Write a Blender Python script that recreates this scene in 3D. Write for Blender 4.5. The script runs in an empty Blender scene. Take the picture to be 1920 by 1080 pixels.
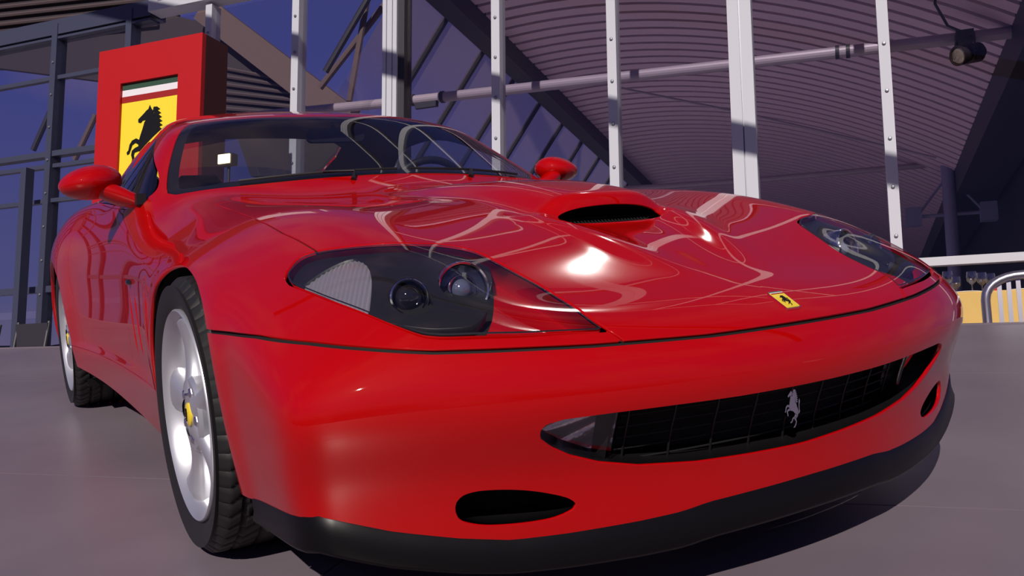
import bpy, math, random
import numpy as np
from mathutils import Matrix, Vector

# ---------------------------------------------------------------- frames and camera
# The car stands on a sloping display floor.  "Car frame": x = car's left, y = towards the tail,
# z = up from the floor, front axle at y = 0.  World frame: z = plumb (mullions and sign stand plumb).
FOC = 1690.034
YAW, PITCH, ROLL = 0.5490, -0.0658, -0.0666
CAM = np.array([-1.3258, -2.1271, 0.6978])
UP = np.array([0.14772, 0.13238, 0.98013]); UP /= np.linalg.norm(UP)   # plumb line in the car frame
def cam_basis():
    f = np.array([math.sin(YAW)*math.cos(PITCH), math.cos(YAW)*math.cos(PITCH), math.sin(PITCH)])
    rt = np.array([math.cos(YAW), -math.sin(YAW), 0.0]); up = np.cross(rt, f)
    return np.array([math.cos(ROLL)*rt+math.sin(ROLL)*up, -math.sin(ROLL)*rt+math.cos(ROLL)*up, f])
CB = cam_basis()
QROT = Vector(UP).rotation_difference(Vector((0, 0, 1))).to_matrix().to_4x4()      # car frame -> world
QN = np.array(QROT.to_3x3())
def w_(p):                      # car-frame point -> world point
    return QN @ np.asarray(p, float)
CAMW = QN @ CAM; CBW = CB @ QN.T
def ray_c(px, py):              # pixel -> direction in the car frame
    return np.array([(px-960)/FOC, (540-py)/FOC, 1.0]) @ CB
def ray_w(px, py):
    return np.array([(px-960)/FOC, (540-py)/FOC, 1.0]) @ CBW
def on_floor(px, py, z=0.0):
    d = ray_c(px, py); t = (z-CAM[2])/d[2]; return CAM+t*d

sc = bpy.context.scene
COL = sc.collection
cd = bpy.data.cameras.new('camera'); cam = bpy.data.objects.new('camera', cd); COL.objects.link(cam)
cd.sensor_width = 36.0; cd.lens = FOC/1920*36.0; cd.clip_start = 0.02; cd.clip_end = 500
m3 = Matrix([[CBW[0][i], CBW[1][i], -CBW[2][i]] for i in range(3)]).to_4x4()
m3.translation = Vector(CAMW); cam.matrix_world = m3
sc.camera = cam
sc.view_settings.view_transform = 'Standard'; sc.view_settings.look = 'None'
sc.view_settings.gamma = 1.0; sc.view_settings.use_curve_mapping = False
sc.view_settings.exposure = 0.0

# ---------------------------------------------------------------- sun and sky
SUN_C = np.array([-0.56, -0.54, 0.66])             # towards the sun, car frame
SUN_W = QN @ SUN_C; SUN_W /= np.linalg.norm(SUN_W)
sd = bpy.data.lights.new('sun', 'SUN'); sd.energy = 3.7; sd.angle = math.radians(0.53); sd.color = (1.0, 0.93, 0.84)
sun = bpy.data.objects.new('sun', sd); COL.objects.link(sun)
sun.rotation_euler = Vector(SUN_W).to_track_quat('Z', 'Y').to_euler(); sun.location = (-6, -8, 9)
wd = bpy.data.worlds.new('sky'); sc.world = wd; wd.use_nodes = True
nt = wd.node_tree; nt.nodes.clear()
out = nt.nodes.new('ShaderNodeOutputWorld'); bg = nt.nodes.new('ShaderNodeBackground'); bg.inputs['Strength'].default_value = 1.0
tc = nt.nodes.new('ShaderNodeTexCoord'); sx = nt.nodes.new('ShaderNodeSeparateXYZ'); nt.links.new(tc.outputs['Generated'], sx.inputs[0])
rp = nt.nodes.new('ShaderNodeValToRGB'); mr = nt.nodes.new('ShaderNodeMapRange'); mr.inputs['From Min'].default_value = -.15; mr.inputs['From Max'].default_value = 1.0
nt.links.new(sx.outputs['Z'], mr.inputs['Value']); nt.links.new(mr.outputs[0], rp.inputs['Fac'])
el = rp.color_ramp.elements
el[0].position = 0.0; el[0].color = (.05, .043, .06, 1)
el[1].position = 1.0; el[1].color = (.026, .029, .085, 1)
for p, c in ((.13, (.13, .115, .19, 1)), (.22, (.085, .088, .22, 1)), (.40, (.055, .062, .23, 1))):
    e = el.new(p); e.color = c
nz = nt.nodes.new('ShaderNodeTexNoise'); nz.inputs['Scale'].default_value = 3.1; nz.inputs['Detail'].default_value = 5; nt.links.new(tc.outputs['Generated'], nz.inputs['Vector'])
cr = nt.nodes.new('ShaderNodeValToRGB'); cr.color_ramp.elements[0].position = .50; cr.color_ramp.elements[1].position = .72
cr.color_ramp.elements[0].color = (0, 0, 0, 1); cr.color_ramp.elements[1].color = (.75, .75, .75, 1)
nt.links.new(nz.outputs['Fac'], cr.inputs['Fac'])
mx = nt.nodes.new('ShaderNodeMix'); mx.data_type = 'RGBA'; nt.links.new(cr.outputs['Color'], mx.inputs['Factor'])
nt.links.new(rp.outputs['Color'], mx.inputs['A']); mx.inputs['B'].default_value = (.24, .17, .20, 1)
nt.links.new(mx.outputs['Result'], bg.inputs['Color']); nt.links.new(bg.outputs[0], out.inputs['Surface'])
GRID = .0095

# ---------------------------------------------------------------- material helpers
MATS = {}
def mat(name, col=(0.8, 0.8, 0.8), rough=0.5, metal=0.0, coat=0.0, coat_r=0.03, trans=0.0, ior=1.45, spec=None, emit=None, emit_s=0.0, alpha=1.0):
    m = bpy.data.materials.new(name); m.use_nodes = True
    b = m.node_tree.nodes['Principled BSDF']
    b.inputs['Base Color'].default_value = (*col, 1); b.inputs['Roughness'].default_value = rough
    b.inputs['Metallic'].default_value = metal; b.inputs['Coat Weight'].default_value = coat
    b.inputs['Coat Roughness'].default_value = coat_r
    b.inputs['Transmission Weight'].default_value = trans; b.inputs['IOR'].default_value = ior
    b.inputs['Alpha'].default_value = alpha
    if spec is not None: b.inputs['Specular IOR Level'].default_value = spec
    if emit: b.inputs['Emission Color'].default_value = (*emit, 1); b.inputs['Emission Strength'].default_value = emit_s
    MATS[name] = m
    return m
def noise_bump(m, scale=40.0, strength=0.1, dist=0.002):
    nt = m.node_tree; b = nt.nodes['Principled BSDF']
    n = nt.nodes.new('ShaderNodeTexNoise'); n.inputs['Scale'].default_value = scale; n.inputs['Detail'].default_value = 4
    tc = nt.nodes.new('ShaderNodeTexCoord'); nt.links.new(tc.outputs['Object'], n.inputs['Vector'])
    bp = nt.nodes.new('ShaderNodeBump'); bp.inputs['Strength'].default_value = strength; bp.inputs['Distance'].default_value = dist
    nt.links.new(n.outputs['Fac'], bp.inputs['Height']); nt.links.new(bp.outputs['Normal'], b.inputs['Normal'])
    return m
def noise_color(m, c0, c1, scale=3.0, detail=6.0, lo=0.35, hi=0.65):
    nt = m.node_tree; b = nt.nodes['Principled BSDF']
    n = nt.nodes.new('ShaderNodeTexNoise'); n.inputs['Scale'].default_value = scale; n.inputs['Detail'].default_value = detail
    tc = nt.nodes.new('ShaderNodeTexCoord'); nt.links.new(tc.outputs['Object'], n.inputs['Vector'])
    r = nt.nodes.new('ShaderNodeValToRGB'); r.color_ramp.elements[0].position = lo; r.color_ramp.elements[1].position = hi
    r.color_ramp.elements[0].color = (*c0, 1); r.color_ramp.elements[1].color = (*c1, 1)
    nt.links.new(n.outputs['Fac'], r.inputs['Fac']); nt.links.new(r.outputs['Color'], b.inputs['Base Color'])
    return m
def pane_mat(name, tint=(0.9, 0.9, 0.95), refl=0.08, rough=0.0, facing=0.9):
    """thin sheet of glass: tinted see-through plus a Fresnel reflection (no refraction)"""
    m = bpy.data.materials.new(name); m.use_nodes = True; nt = m.node_tree
    for n in list(nt.nodes): nt.nodes.remove(n)
    out = nt.nodes.new('ShaderNodeOutputMaterial'); mx = nt.nodes.new('ShaderNodeMixShader')
    tr = nt.nodes.new('ShaderNodeBsdfTransparent'); gl = nt.nodes.new('ShaderNodeBsdfGlossy'); fr = nt.nodes.new('ShaderNodeFresnel')
    tr.inputs['Color'].default_value = (*tint, 1); gl.inputs['Roughness'].default_value = rough
    gl.inputs['Color'].default_value = (1, 1, 1, 1)
    ge = nt.nodes.new('ShaderNodeNewGeometry'); io = nt.nodes.new('ShaderNodeMath'); io.operation = 'MULTIPLY_ADD'      # a thin sheet reflects alike from both sides
    io.inputs[1].default_value = 1/1.5-1.5; io.inputs[2].default_value = 1.5; nt.links.new(ge.outputs['Backfacing'], io.inputs[0]); nt.links.new(io.outputs[0], fr.inputs['IOR'])
    ad = nt.nodes.new('ShaderNodeMath'); ad.operation = 'MULTIPLY_ADD'; ad.use_clamp = True
    ad.inputs[1].default_value = facing; ad.inputs[2].default_value = refl
    nt.links.new(fr.outputs['Fac'], ad.inputs[0]); nt.links.new(ad.outputs[0], mx.inputs['Fac'])
    nt.links.new(tr.outputs[0], mx.inputs[1]); nt.links.new(gl.outputs[0], mx.inputs[2]); nt.links.new(mx.outputs[0], out.inputs['Surface'])
    MATS[name] = m
    return m

mat('red_paint', (0.43, 0.0004, 0.0005), rough=0.5, coat=1.0, coat_r=0.015, spec=0.03)
mat('black_plastic', (0.012, 0.011, 0.013), rough=0.42)
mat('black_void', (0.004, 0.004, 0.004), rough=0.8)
mat('rubber', (0.013, 0.012, 0.013), rough=0.55)

# ---------------------------------------------------------------- object helpers
def link(name, me, parent=None, material=None):
    o = bpy.data.objects.new(name, me); COL.objects.link(o)
    if parent: o.parent = parent
    if material and me: me.materials.append(MATS[material] if isinstance(material, str) else material)
    return o
def empty(name, loc=(0, 0, 0)):
    o = bpy.data.objects.new(name, None); COL.objects.link(o); o.location = loc; o.empty_display_size = 0.1
    return o
def tag(o, label=None, cat=None, group=None, kind=None):
    if label: o['label'] = label
    if cat: o['category'] = cat
    if group: o['group'] = group
    if kind: o['kind'] = kind
    return o
def mesh_np(name, V, Fc, N=None, smooth=False):
    """V (n,3), Fc list/array of faces, N optional vertex normals"""
    me = bpy.data.meshes.new(name)
    me.from_pydata([tuple(map(float, v)) for v in V], [], [tuple(int(i) for i in f) for f in Fc])
    me.update()
    if smooth or N is not None:
        me.polygons.foreach_set('use_smooth', [True]*len(me.polygons))
    if N is not None:
        me.normals_split_custom_set_from_vertices([tuple(map(float, n)) for n in N])
    return me

# ---------------------------------------------------------------- car body: one smooth master skin
def cspline(xs, ys, lo=None, hi=None, n=4000):
    """natural cubic spline through the knots, tabulated"""
    xs = np.asarray(xs, float); ys = np.asarray(ys, float); m = len(xs); h = np.diff(xs)
    A = np.zeros((m, m)); r = np.zeros(m); A[0, 0] = A[-1, -1] = 1
    for i in range(1, m-1):
        A[i, i-1] = h[i-1]; A[i, i] = 2*(h[i-1]+h[i]); A[i, i+1] = h[i]
        r[i] = 6*((ys[i+1]-ys[i])/h[i]-(ys[i]-ys[i-1])/h[i-1])
    M = np.linalg.solve(A, r)
    X = np.linspace(xs[0], xs[-1], n); k = np.clip(np.searchsorted(xs, X)-1, 0, m-2)
    a = (xs[k+1]-X)/h[k]; b = (X-xs[k])/h[k]
    Y = a*ys[k]+b*ys[k+1]+((a**3-a)*M[k]+(b**3-b)*M[k+1])*h[k]**2/6
    s0 = (Y[1]-Y[0])/(X[1]-X[0]); s1 = (Y[-1]-Y[-2])/(X[-1]-X[-2])
    def f(x):
        y = np.interp(x, X, Y)
        return y+np.where(x < X[0], (x-X[0])*s0, 0)+np.where(x > X[-1], (x-X[-1])*s1, 0)
    return f
def smax(a, b, k):
    m = np.maximum(a, b); return m+k*np.log1p(np.exp(-np.abs(a-b)/k))
def smin(a, b, k): return -smax(-a, -b, k)

HC = cspline([-1.2, -1.0, -0.9, -0.8, -0.6, -0.42, -0.2, 0.0, 0.3, 0.6, 0.9, 1.3, 2.0, 2.6, 3.0, 3.3, 3.5, 3.7],
             [0.4193, 0.5077, 0.5495, 0.5844, 0.6704, 0.7257, 0.7713, 0.7949, 0.8185, 0.8458, 0.882, 0.9242, 0.9634, 0.981, 0.9569, 0.9393, 0.9254, 0.8975])
HA = cspline([-1.2, -0.8, -0.4, 0.0, 0.5, 1.0, 1.6, 2.4, 3.0, 3.7],
             [0.5417, 0.8312, 0.8446, 0.7516, 0.8357, 0.5588, 0.4993, 0.4671, 0.5399, 0.6061])
HS = cspline([-0.2, 0.0, 0.2, 0.38, 0.5, 0.6, 0.7, 0.8, 0.9, 1.0, 1.1],
             [0.0127, 0.0002, 0.0102, 0.0184, 0.0149, 0.0142, 0.0467, 0.1096, 0.1891, 0.297, 0.4163])
WM = cspline([-1.3, -1.0, -0.8, -0.6, -0.35, 0.0, 0.3, 0.6, 1.0, 1.5, 2.0, 2.4, 2.8, 3.2, 3.6, 3.8],
             [0.8002, 0.8904, 0.9194, 0.9262, 0.9294, 0.9414, 0.928, 0.9116, 0.9049, 0.915, 0.9504, 0.9833, 0.9601, 0.925, 0.8513, 0.7998])
WT = cspline([0.0, 0.12, 0.2, 0.35, 0.5, 0.6, 0.7, 0.8, 0.9, 1.0, 1.3],
             [0.1192, 0.0671, 0.0462, 0.0195, 0.0135, 0.0181, 0.0262, 0.058, 0.123, 0.2097, 0.5007])
NP = cspline([-0.1, 0.05, 0.12, 0.2, 0.3, 0.4, 0.48, 0.55, 0.7],
             [0.0986, 0.0516, 0.0266, 0.0188, 0.0074, -0.0262, -0.01, 0.0336, 0.1234])
RF = cspline([0.6, 1.0, 1.3, 1.6, 1.9, 2.2, 2.5, 2.8, 3.2],
             [1.0599, 1.1523, 1.1982, 1.2478, 1.2801, 1.2478, 1.1781, 1.0602, 0.8491])
GW = cspline([0.3, 0.7, 1.0, 1.5, 2.0, 2.4, 2.8, 3.1],
             [0.6992, 0.7558, 0.7911, 0.8071, 0.7824, 0.7555, 0.6548, 0.5597])
RP = cspline([0, .2, .35, .5, .7, .85, .95, 1.1], [-.12, -.05, -.01, 0, -.03, -.05, -.03, 0])
CN = [-0.9942, 0.3633, -0.0296, 0.8659, 0.5268, 0.6477, 0.5062, 0.0594, 0.625, 0.2599]
SCY = -.435                                    # mouth of the bonnet scoop
def sig(t): return 1/(1+np.exp(-np.clip(t, -40, 40)))
def top_h(x, y):
    ax = np.abs(x)
    ym = SCY+.9*x*x
    back = sig((y-ym)/.006)
    lip = .046*np.exp(-(ax/.168)**6)*back*sig((.42-y)/.16)*(1-.25*sig((y+.1)/.15))
    rampf = np.clip((y+.84)/.40, 0, 1); rampf = rampf*rampf*(3-2*rampf)
    wch = .055+.105*np.clip((y+.84)/.40, 0, 1)
    chan = .024*rampf*np.exp(-(ax/wch)**4)*(1-back)
    rim = .010*rampf*np.exp(-((ax-wch-.035)/.045)**2)*(1-back)
    return HC(y)-HA(y)*HS(ax)+lip-chan+rim
def wind_h(x, y): return CN[3]+CN[4]*(y-CN[5]-CN[6]*x*x)
def F0(P):
    x, y, z = P[:, 0], P[:, 1], P[:, 2]; ax = np.sqrt(x*x+1e-6)
    win = sig((y-.52)/.05)*sig((2.08-y)/.04)
    waist = .017*win*sig((z-.335)/.012)*sig((.62-z)/.06)          # doors sit in from the sill
    flare = .009*np.exp(-((np.hypot(y, z-.325)-.385)/.05)**2)*sig((.66-z)/.02)
    b = smax((z-top_h(x, y))*.96, ax-(WM(y)-WT(z)-waist+flare), .022)
    b = smax(b, (CN[0]+CN[1]*x*x+CN[2]*x**4+NP(z)-y)*.92, .022)
    b = smax(b, (y-(3.545-.30*x*x+RP(z)))*.93, .03)
    b = smax(b, .05-z, .008)
    g = smax((z-(RF(y)-CN[7]*(ax/.6)**2.6))*.95, (z-wind_h(x, y))*.88, .012)
    g = smax(g, (ax-(GW(y)-CN[8]*np.maximum(z-.88, -.02)-CN[9]*np.maximum(z-.88, 0)**2))*.82, .018)
    g = smax(g, (y-3.15)*.9, .02)
    return smin(b, g, .016)
def F(P):
    return F0(P)
def gradF(P, e=1e-4):
    G = np.empty_like(P)
    for k in range(3):
        d = np.zeros(3); d[k] = e
        G[:, k] = (F(P+d)-F(P-d))/(2*e)
    return G
def project(P, it=4):
    for _ in range(it):
        f = F(P); G = gradF(P); s = f/np.maximum((G*G).sum(1), 1e-3)
        P = P-np.clip(s, -.02, .02)[:, None]*G
    return P
def normalsF(P):
    G = gradF(P); return G/np.linalg.norm(G, axis=1)[:, None]

def surface_nets(lo, hi, h):
    n = np.ceil((np.array(hi)-lo)/h).astype(int)+1
    ax = [lo[i]+h*np.arange(n[i]) for i in range(3)]
    # coarse pass first, so that only cells close to the skin are evaluated
    val = np.empty(n, np.float32)
    for i in range(n[0]):
        Y, Z = np.meshgrid(ax[1], ax[2], indexing='ij')
        P = np.stack([np.full(Y.size, ax[0][i]), Y.ravel(), Z.ravel()], 1)
        val[i] = F(P).reshape(Y.shape)
    s = val < 0
    c = [s[i:n[0]-1+i, j:n[1]-1+j, k:n[2]-1+k] for i in (0, 1) for j in (0, 1) for k in (0, 1)]
    cnt = sum(a.astype(np.int8) for a in c); act = (cnt > 0) & (cnt < 8)
    idx = -np.ones(act.shape, np.int64); I = np.argwhere(act); idx[tuple(I.T)] = np.arange(len(I))
    acc = np.zeros((len(I), 3)); num = np.zeros(len(I))
    off = [(i, j, k) for i in (0, 1) for j in (0, 1) for k in (0, 1)]
    for a in range(8):
        for b in range(a+1, 8):
            d = [off[b][q]-off[a][q] for q in range(3)]
            if sum(abs(q) for q in d) != 1: continue
            ia = I+off[a]; ib = I+off[b]; va = val[tuple(ia.T)].astype(float); vb = val[tuple(ib.T)].astype(float)
            cr = (va < 0) != (vb < 0); t = np.where(cr, va/np.where(cr, va-vb, 1), 0)
            p = np.array(off[a])+t[:, None]*np.array(d); acc[cr] += p[cr]; num[cr] += 1
    V = np.array(lo)+h*(I+acc/num[:, None])
    Q = []
    for axn in range(3):
        o1, o2 = (axn+1) % 3, (axn+2) % 3
        sl0 = [slice(1, n[i]-1) for i in range(3)]; sl1 = list(sl0); sl0[axn] = slice(0, n[axn]-1); sl1[axn] = slice(1, n[axn])
        cr = s[tuple(sl0)] != s[tuple(sl1)]; J = np.argwhere(cr)
        ins = s[tuple(sl0)][tuple(J.T)]
        J = J+np.array([0 if i == axn else 1 for i in range(3)])
        def cell(a, b):
            K = J.copy(); K[:, o1] -= a; K[:, o2] -= b; return idx[tuple(K.T)]
        q = np.stack([cell(1, 1), cell(0, 1), cell(0, 0), cell(1, 0)], 1)
        q[~ins] = q[~ins][:, ::-1]; Q.append(q)
    return V, np.concatenate(Q)
def relax(V, Q, it=4):
    e = np.concatenate([Q[:, [0, 1]], Q[:, [1, 2]], Q[:, [2, 3]], Q[:, [3, 0]]])
    for _ in range(it):
        a = np.zeros_like(V); c = np.zeros(len(V))
        np.add.at(a, e[:, 0], V[e[:, 1]]); np.add.at(c, e[:, 0], 1); np.add.at(a, e[:, 1], V[e[:, 0]]); np.add.at(c, e[:, 1], 1)
        W = a/np.maximum(c, 1)[:, None]; ok = c >= 6
        V = np.where(ok[:, None], .4*V+.6*W, V); V = project(V, 2)
    return V

# ---------------------------------------------------------------- mesh tools: clip by a scalar field, panel with a folded edge
def clip(V, N, T, f):
    """triangles T kept where f > 0; new vertices on the zero line"""
    ins = f > 0; k = ins[T].sum(1)
    keep = T[k == 3]; mix = T[(k == 1) | (k == 2)]
    if len(mix) == 0:
        return compact(V, N, keep)
    one = ins[mix].sum(1) == 1
    # rotate so that the odd corner is first
    odd = np.where(one[:, None], ins[mix], ~ins[mix]); r = odd.argmax(1)
    R = np.stack([mix[np.arange(len(mix)), (r+i) % 3] for i in range(3)], 1)
    e = np.concatenate([np.sort(R[:, [0, 1]], 1), np.sort(R[:, [0, 2]], 1)])
    u, inv = np.unique(e, axis=0, return_inverse=True); inv = inv.ravel()
    fa, fb = f[u[:, 0]], f[u[:, 1]]; t = (fa/(fa-fb))[:, None]
    nv = V[u[:, 0]]*(1-t)+V[u[:, 1]]*t; nn = N[u[:, 0]]*(1-t)+N[u[:, 1]]*t
    nn /= np.maximum(np.linalg.norm(nn, axis=1), 1e-9)[:, None]
    i1 = len(V)+inv[:len(R)]; i2 = len(V)+inv[len(R):]
    tri1 = np.stack([R[:, 0], i1, i2], 1)[one]
    tw = ~one
    tri2 = np.stack([R[:, 1], R[:, 2], i2], 1)[tw]; tri3 = np.stack([R[:, 1], i2, i1], 1)[tw]
    return compact(np.concatenate([V, nv]), np.concatenate([N, nn]), np.concatenate([keep, tri1, tri2, tri3]))
def compact(V, N, T):
    used = np.unique(T); mp = -np.ones(len(V), int); mp[used] = np.arange(len(used))
    T = mp[T] if len(T) else np.zeros((0, 3), int)
    V, N = V[used], N[used]
    if len(T):      # weld points that coincide, drop degenerate triangles
        key = np.round(V*2e5).astype(np.int64); _, first, inv = np.unique(key, axis=0, return_index=True, return_inverse=True)
        inv = inv.ravel(); V, N, T = V[first], N[first], inv[T]
        T = T[(T[:, 0] != T[:, 1]) & (T[:, 1] != T[:, 2]) & (T[:, 0] != T[:, 2])]
    return V, N, T
def split(S, f, gap=.004):
    a = clip(*S, f-gap/2); b = clip(*S, -f-gap/2); return a, b
def mirror(S): return S[0]*[-1, 1, 1], S[1]*[-1, 1, 1], S[2][:, ::-1]
def join_halves(S):
    V, N, T = S; V = V.copy(); V[np.abs(V[:, 0]) < 2e-4, 0] = 0; N = N.copy(); c = V[:, 0] == 0; N[c, 0] = 0
    N /= np.maximum(np.linalg.norm(N, axis=1), 1e-9)[:, None]
    Vm, Nm, Tm = mirror((V, N, T))
    return compact(np.concatenate([V, Vm]), np.concatenate([N, Nm]), np.concatenate([T, Tm+len(V)]))
def folded(S, depth=.012):
    """adds a return flange along every free edge"""
    V, N, T = S
    if depth <= 0: return S
    E = np.concatenate([T[:, [0, 1]], T[:, [1, 2]], T[:, [2, 0]]]); Es = np.sort(E, 1)
    _, idx, cnt = np.unique(Es, axis=0, return_index=True, return_counts=True); B = E[idx[cnt == 1]]
    if len(B) == 0: return S
    tdir = V[B[:, 1]]-V[B[:, 0]]; out = np.cross(tdir, N[B[:, 0]]); out /= np.maximum(np.linalg.norm(out, axis=1), 1e-9)[:, None]
    acc = np.zeros_like(V); np.add.at(acc, B[:, 0], out); np.add.at(acc, B[:, 1], out)
    bv = np.unique(B); mp = -np.ones(len(V), int); mp[bv] = np.arange(len(bv)); o = acc[bv]; o /= np.maximum(np.linalg.norm(o, axis=1), 1e-9)[:, None]
    n0 = len(V); m = len(bv)
    V2 = np.concatenate([V, V[bv]+o*.0008-N[bv]*.0012, V[bv]-N[bv]*depth])
    nb = o*.7+N[bv]*.7
    N2 = np.concatenate([N, nb, o])
    a, b = mp[B[:, 0]]+n0, mp[B[:, 1]]+n0
    T2 = np.concatenate([T, np.stack([B[:, 1], B[:, 0], a], 1), np.stack([B[:, 1], a, b], 1),
                         np.stack([b, a, a+m], 1), np.stack([b, a+m, b+m], 1)])
    return V2, N2, T2
def panel(name, S, parent, material, both='join', depth=.012):
    if both == 'join':
        S = folded(join_halves(S), depth)
        return [link(name, mesh_np(name, S[0], S[2], S[1]), parent, material)]
    A = folded(S, depth); B = mirror(A)
    return [link(name, mesh_np(name, X[0], X[2], X[1]), parent, material) for X in (B, A)]       # near (photo left) first

def catmull(P, n=8, closed=True):
    P = np.asarray(P, float); m = len(P); out = []
    rng = range(m) if closed else range(m-1)
    for i in rng:
        g = (lambda j: P[j % m]) if closed else (lambda j: P[min(max(j, 0), m-1)])
        p0, p1, p2, p3 = g(i-1), g(i), g(i+1), g(i+2)
        for t in np.linspace(0, 1, n, endpoint=False):
            out.append(.5*((2*p1)+(-p0+p2)*t+(2*p0-5*p1+4*p2-p3)*t*t+(-p0+3*p1-3*p2+p3)*t**3))
    if not closed: out.append(P[-1])
    return np.array(out)
def sdf(q, poly):
    """signed distance to a closed 2D polygon, positive inside"""
    poly = np.asarray(poly, float); A = poly; B = np.roll(poly, -1, 0)
    d2 = np.full(len(q), 1e9); ins = np.zeros(len(q), bool)
    for a, b in zip(A, B):
        ab = b-a; l = ab@ab
        if l < 1e-14: continue
        t = np.clip(((q-a)@ab)/l, 0, 1); r = q-a-t[:, None]*ab; d2 = np.minimum(d2, (r*r).sum(1))
        c = ((a[1] <= q[:, 1]) != (b[1] <= q[:, 1]))
        xx = a[0]+(q[:, 1]-a[1])/(b[1]-a[1] if b[1] != a[1] else 1e-12)*ab[0]
        ins ^= c & (q[:, 0] < xx)
    return np.where(ins, 1, -1)*np.sqrt(d2)
def trace(pix, iso=0.0, t0=.9, t1=6.5):
    """first hit of each pixel ray with the skin (or the skin sunk by -iso), folded onto x >= 0"""
    out = []
    T = np.linspace(t0, t1, 3000)
    for px, py in pix:
        d = ray_c(px, py); P = CAM+T[:, None]*d; f = F(P)-iso
        k = np.argmax(f < 0)
        if f[k] >= 0: k = np.argmin(f); out.append(P[k]*[-1, 1, 1]); continue
        a, b = T[max(k-1, 0)], T[k]
        for _ in range(25):
            m = .5*(a+b)
            if (F((CAM+m*d)[None])-iso)[0] < 0: b = m
            else: a = m
        out.append((CAM+b*d)*[-1, 1, 1])
    return np.array(out)
def plan(P): return P[:, [0, 1]]
def side(P): return P[:, [1, 2]]
def wrap(P): return np.stack([np.arctan2(P[:, 0], -P[:, 1]), P[:, 2]], 1)      # unrolled around the front axle centre

# ---------------------------------------------------------------- the master skin (car's left half) and its cut lines
GV, GQ = surface_nets([-.04, -1.06, .06], [1.02, 3.62, 1.33], GRID)
GV = project(GV, 3); GV = relax(GV, GQ, 3); GV = project(GV, 2); GN = normalsF(GV)
GT = np.concatenate([GQ[:, [0, 1, 2]], GQ[:, [0, 2, 3]]])
S = clip(GV, GN, GT, GV[:, 0]-0.0)
L_redbot = trace([(470, 935), (600, 969), (740, 999), (860, 1011), (960, 1014), (1060, 1002), (1200, 978), (1280, 960), (1330, 942), (1400, 924), (1490, 899)])
L_bump = trace([(397, 622), (480, 630), (580, 642), (680, 652), (813, 660), (913, 657), (1020, 652), (1113, 647), (1173, 642), (1333, 628), (1480, 607)])
L_head = trace([(535, 520), (540, 507), (560, 484), (593, 471), (647, 463), (713, 457), (780, 456), (830, 458), (880, 467), (920, 484), (963, 507), (1013, 534), (1063, 565), (1107, 596),
                (1140, 619), (1100, 621), (1047, 624), (980, 628), (913, 630), (850, 632), (813, 631), (780, 625), (733, 607), (680, 585), (613, 560), (563, 540), (543, 532)])
L_cut = trace([(405, 383), (430, 392), (455, 402), (488, 415), (513, 427), (530, 437), (555, 448), (593, 470)])
L_gril_t = trace([(1012, 817), (1014, 806), (1025, 796), (1060, 786), (1150, 774), (1260, 760), (1390, 742), (1485, 725)])
L_gril_b = trace([(1014, 826), (1035, 842), (1070, 857), (1125, 869), (1200, 874), (1310, 867), (1410, 852), (1500, 834)])
L_fog = trace([(853, 951), (858, 938), (873, 927), (904, 920), (958, 918), (1011, 922), (1064, 933), (1082, 947), (1073, 958), (1038, 973), (980, 983), (913, 987), (869, 980), (856, 967)])
L_ws = trace([(325, 377), (315, 362), (313, 345), (317, 310), (329, 265), (343, 241), (360, 231), (450, 222), (560, 219)])
def line_field(Lw):
    """z - z_line(angle)"""
    w = wrap(Lw); o = np.argsort(w[:, 0]); a, z = w[o, 0], w[o, 1]
    return lambda P: P[:, 2]-np.interp(np.arctan2(P[:, 0], -P[:, 1]), a, z)

# ---------------------------------------------------------------- cut the skin into panels
car = empty('sports_car'); car.matrix_world = QROT
tag(car, 'glossy red two-door sports coupe with clear headlight covers parked on the sloping grey floor', 'car')
def P_(S): return S[0]
R_ARCH_F, R_ARCH_R, ZH = .382, .372, .325
ARCH = catmull([(-.366, .205), (-.380, .322), (-.363, .436), (-.318, .528), (-.25, .583), (-.145, .628), (-.03, .655), (.07, .664), (.165, .652), (.245, .600), (.303, .528), (.347, .45), (.375, .35), (.382, .2), (.382, .0), (.0, -.1), (-.36, .0)], 6)
def arch_field(P):
    a = -sdf(side(P), ARCH); b = np.hypot(P[:, 1]-2.5, P[:, 2]-ZH)-R_ARCH_R
    f = np.minimum(a, b); return np.where(P[:, 0] > .5, f, .1)
S = clip(*S, arch_field(P_(S)))
f_bump = line_field(L_bump); f_red = line_field(L_redbot)
# lower edge: traced at the front, sill line along the side and tail
def low_field(P):
    fr = f_red(P); zs = np.interp(P[:, 1], [-.4, .35, .8, 1.64, 2.2, 2.9, 3.6], [.2, .145, .155, .205, .235, .25, .27])
    w = np.clip((P[:, 1]+.36)/.05, 0, 1); return fr*(1-w)+(P[:, 2]-zs)*w
S = clip(*S, low_field(P_(S)))

# windscreen, side glass, rear screen
ws_base = [(x, .735+.36*x*x) for x in np.linspace(-.05, .66, 12)]
ws_poly = np.array(ws_base+[(.705, .915)]+[tuple(p) for p in catmull(plan(L_ws[1:7]), 5, False)]+[(.363, 1.352), (.157, 1.285), (-.05, 1.27)])
f_ws = lambda P: np.where((P[:, 2] > .84) & (P[:, 1] < 1.7), sdf(plan(P), ws_poly), -.3)
WIND, S = split(S, f_ws(P_(S)), .004)
sw_poly = catmull([(1.00, .892), (1.03, .864), (1.15, .858), (1.35, .872), (1.7, .898), (2.1, .925), (2.32, .945), (2.36, .965), (2.30, 1.0), (2.15, 1.07), (1.95, 1.125), (1.72, 1.142), (1.55, 1.128), (1.42, 1.09), (1.25, 1.025), (1.10, .958)], 6)
f_sw = lambda P: np.where(P[:, 0] > .4, sdf(side(P), sw_poly), -.3)
SIDEW, S = split(S, f_sw(P_(S)), .004)
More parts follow.
